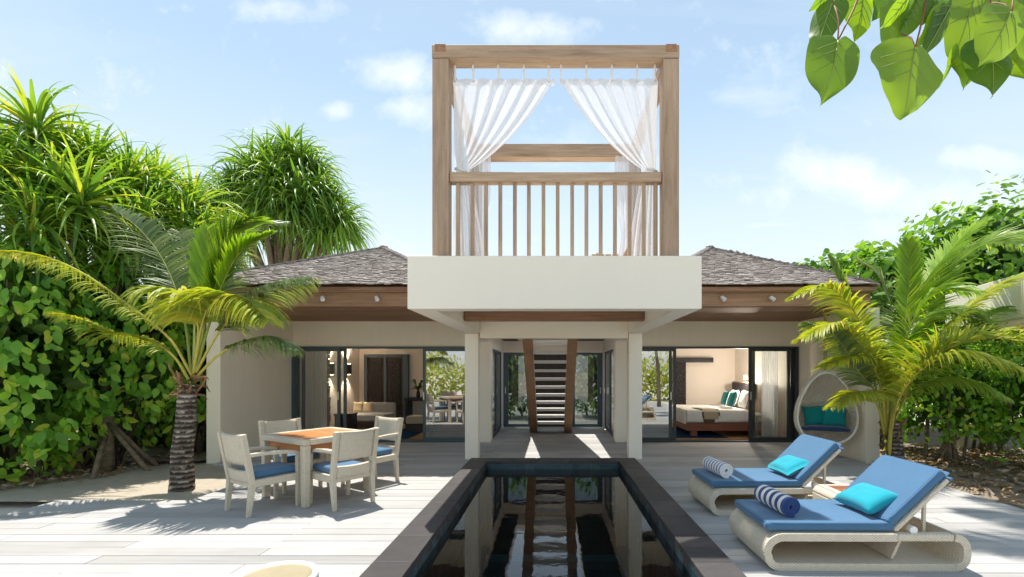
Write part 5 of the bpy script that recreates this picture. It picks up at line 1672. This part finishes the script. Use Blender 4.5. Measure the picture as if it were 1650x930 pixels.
# tall coconut palm out of frame whose fronds shade the right of the deck
tp = thing('tall_coconut_palm', 'tall leaning coconut palm whose fronds shade the right of the deck', 'palm', (9.5, 4.0, -.05))
cp = catmull([(9.5, 4, -.05), (8.6, 4.6, 4.5), (6.9, 5.8, 8.3), (4.15, 7.4, 10.0)], 40)
MB().tube(cp, [.17 - .0022 * i + .006 * (i % 2) for i in range(40)], 12).build('trunk', 'palm_trunk', tp, smooth=True)
cr_ = Vector((4.15, 7.4, 10.0))
for i in range(11):
    a = i / 11 * 6.28 + .3; d = Vector((math.cos(a), math.sin(a), 0)); l = 2.3 if d.y < .2 else 1.5
    frond(tp, [cr_, cr_ + d * l * .35 + Vector((0, 0, .45)), cr_ + d * l * .75 + Vector((0, 0, .35)), cr_ + d * l * 1.05 + Vector((0, 0, -.2))], .62, 'leaf_palm_green', 'rachis_green', n=40, droop=.2, seed=300 + i, w=.02)

# ------------------------------------------------------------------ hanging branch with large heart shaped leaves, top right
hb_ = thing('overhanging_branch', 'branch of large heart shaped green leaves hanging into the top right corner', 'tree branch', (4.6, .2, -.05))
MB().tube(catmull([(4.6, .2, -.05), (4.5, .3, 2.0), (4.0, .7, 3.4), (2.6, 1.3, 3.1), (1.6, 1.5, 2.80)], 20), [.09 - .0038 * i for i in range(20)], 8).build('limb', 'bark_pale', hb_, smooth=True)


def heart_leaf(bp, tp_, wpx, Yb, Yt, mname, seed, twist=0.0, fold=.10):
    rg = random.Random(seed)
    B = P(bp[0], bp[1], Yb); T = P(tp_[0], tp_[1], Yt)
    ax = (T - B); Ln = ax.length; ay = ax.normalized()
    view = Vector((0, -1, 0)); x = ay.cross(view).normalized(); z = x.cross(ay).normalized()
    x2 = x * math.cos(twist) + z * math.sin(twist); z2 = z * math.cos(twist) - x * math.sin(twist)
    W = wpx / F * (Yb + Yt) / 2 / max(.35, math.cos(twist))
    W *= 1.04
    rows = [(-.13, .20), (-.10, .33), (0, .445), (.15, .50), (.32, .485), (.50, .41), (.66, .30), (.80, .185), (.90, .09), (.965, .03), (1, .004)]
    m = MB(); cols = [-1, -.66, -.33, 0, .33, .66, 1]
    for (t, w) in rows:
        for c in cols:
            tt = t
            if t < 0: tt = .02 + (t - .02) * min(1, abs(c) / .5) ** .7 * (1 if abs(c) < .9 else .85)
            xx = c * w * W * (1 + .035 * math.sin(t * 9 + c * 2 + seed * 1.7) * abs(c)) + .05 * W * math.sin(t * 3 + seed)  * t
            wave = .06 * W * math.sin(t * 8 + c * 2.2 + seed) * abs(c) + .03 * W * math.sin(t * 21 + seed * 2) * abs(c) ** 2
            p = B + ay * (tt * Ln) + x2 * xx + z2 * (-abs(c) ** 1.4 * w * W * fold * 2 + wave - .10 * Ln * tt * tt)
            m.v.append(tuple(p))
    nC = len(cols)
    for j in range(len(rows) - 1):
        for i in range(nC - 1):
            a = j * nC + i; m.f.append((a, a + 1, a + nC + 1, a + nC))
    o = m.build('leaf', mname, hb_, smooth=True, recalc=False, subsurf=1)
    mid = [B + ay * (t * Ln) + x2 * (.05 * W * math.sin(t * 3 + seed) * t) + z2 * (.0015 - .10 * Ln * t * t) for t in (0, .2, .4, .6, .8, .97)]
    mr = MB().tube(mid, [.0024, .002, .0016, .0013, .001, .0006], 5)
    for t0, s in ((.02, 1), (.02, -1), (.16, 1), (.2, -1), (.34, 1), (.38, -1)):
        q0 = B + ay * (t0 * Ln) + z2 * (.0012 - .10 * Ln * t0 * t0)
        t1 = t0 + .24; w1 = np.interp(t1, [r[0] for r in rows], [r[1] for r in rows]) * .82
        q1 = B + ay * (t1 * Ln) + x2 * (s * w1 * W) + z2 * (-.82 ** 1.4 * w1 * W * fold * 2 - .10 * Ln * t1 * t1 + .0012)
        qm = (q0 + q1) / 2 + z2 * .0022
        mr.tube([q0, qm, q1], [.0013, .001, .0005], 4)
    mr.build('vein', 'vein_green', o, smooth=True)
    # petiole up to the twig
    e = B + Vector((rg.uniform(-.01, .06), rg.uniform(.02, .08), rg.uniform(.07, .14)))
    MB().tube(catmull([B, (B + e) / 2 + z2 * .01, e], 5), .0022, 5).build('petiole', 'stem_red', hb_, smooth=True)
    return o


h, hbk = 'leaf_hanging', 'leaf_hanging_bright'
LV = [((1350, 66), (1333, 162), 92, 1.34, 1.30, h, .05), ((1390, -8), (1386, 64), 62, 1.44, 1.42, hbk, .3), ((1341, 6), (1313, 86), 40, 1.40, 1.38, h, -.7),
      ((1334, -8), (1307, 17), 18, 1.42, 1.42, hbk, .6), ((1474, 78), (1461, 180), 124, 1.26, 1.22, h, .1), ((1470, -12), (1428, 72), 66, 1.36, 1.34, h, -.3),
      ((1462, -2), (1425, 47), 24, 1.33, 1.32, hbk, .8), ((1488, -10), (1448, 86), 34, 1.38, 1.34, h, .9), ((1511, -6), (1488, 43), 28, 1.36, 1.35, hbk, .5),
      ((1514, 22), (1478, 85), 26, 1.34, 1.33, hbk, .8), ((1532, 8), (1493, 94), 46, 1.35, 1.32, h, .6), ((1572, -12), (1542, 92), 84, 1.40, 1.37, h, .2),
      ((1628, 20), (1588, 102), 86, 1.24, 1.22, h, .15), ((1592, 66), (1611, 149), 80, 1.38, 1.35, h, -.1), ((1566, 68), (1562, 140), 62, 1.42, 1.40, h, .1),
      ((1540, 84), (1520, 142), 22, 1.40, 1.38, hbk, .9), ((1655, -6), (1664, 96), 76, 1.30, 1.28, h, .1), ((1612, -14), (1600, 48), 62, 1.46, 1.44, h, .3),
      ((1546, -14), (1520, 56), 58, 1.48, 1.46, h, -.3), ((1640, 60), (1668, 130), 70, 1.42, 1.40, h, -.2), ((1440, -20), (1412, 30), 44, 1.46, 1.44, h, .2),
      ((1585, 40), (1570, 96), 60, 1.46, 1.44, hbk, .4), ((1360, -14), (1350, 38), 40, 1.48, 1.46, h, .1), ((1700, 20), (1720, 110), 90, 1.3, 1.3, h, 0), ((1690, -60), (1680, 10), 80, 1.4, 1.4, h, .2)]
for i, (b0, t0, w_, yb, yt, mn, tw) in enumerate(LV): heart_leaf(b0, t0, w_, yb, yt, mn, 400 + i, tw)
for i, (p0, p1) in enumerate((((1398, -60, 1.42), (1352, 62, 1.36)), ((1590, -70, 1.42), (1594, 70, 1.38)), ((1630, -60, 1.34), (1630, 22, 1.26)), ((1500, -70, 1.4), (1475, 76, 1.28)), ((1560, -80, 1.42), (1568, 60, 1.42)))):
    a, b = P(*p0), P(*p1)
    MB().tube(catmull([a, (a + b) / 2 + Vector((.015, .01, 0)), b], 6), [.0045, .004, .0035, .003, .0025, .0022], 5).build('twig', 'stem_red', hb_, smooth=True)
    MB().tube([a, (1.6, 1.5, 2.80)], [.0045, .006], 5).build('twig', 'stem_red', hb_, smooth=True)
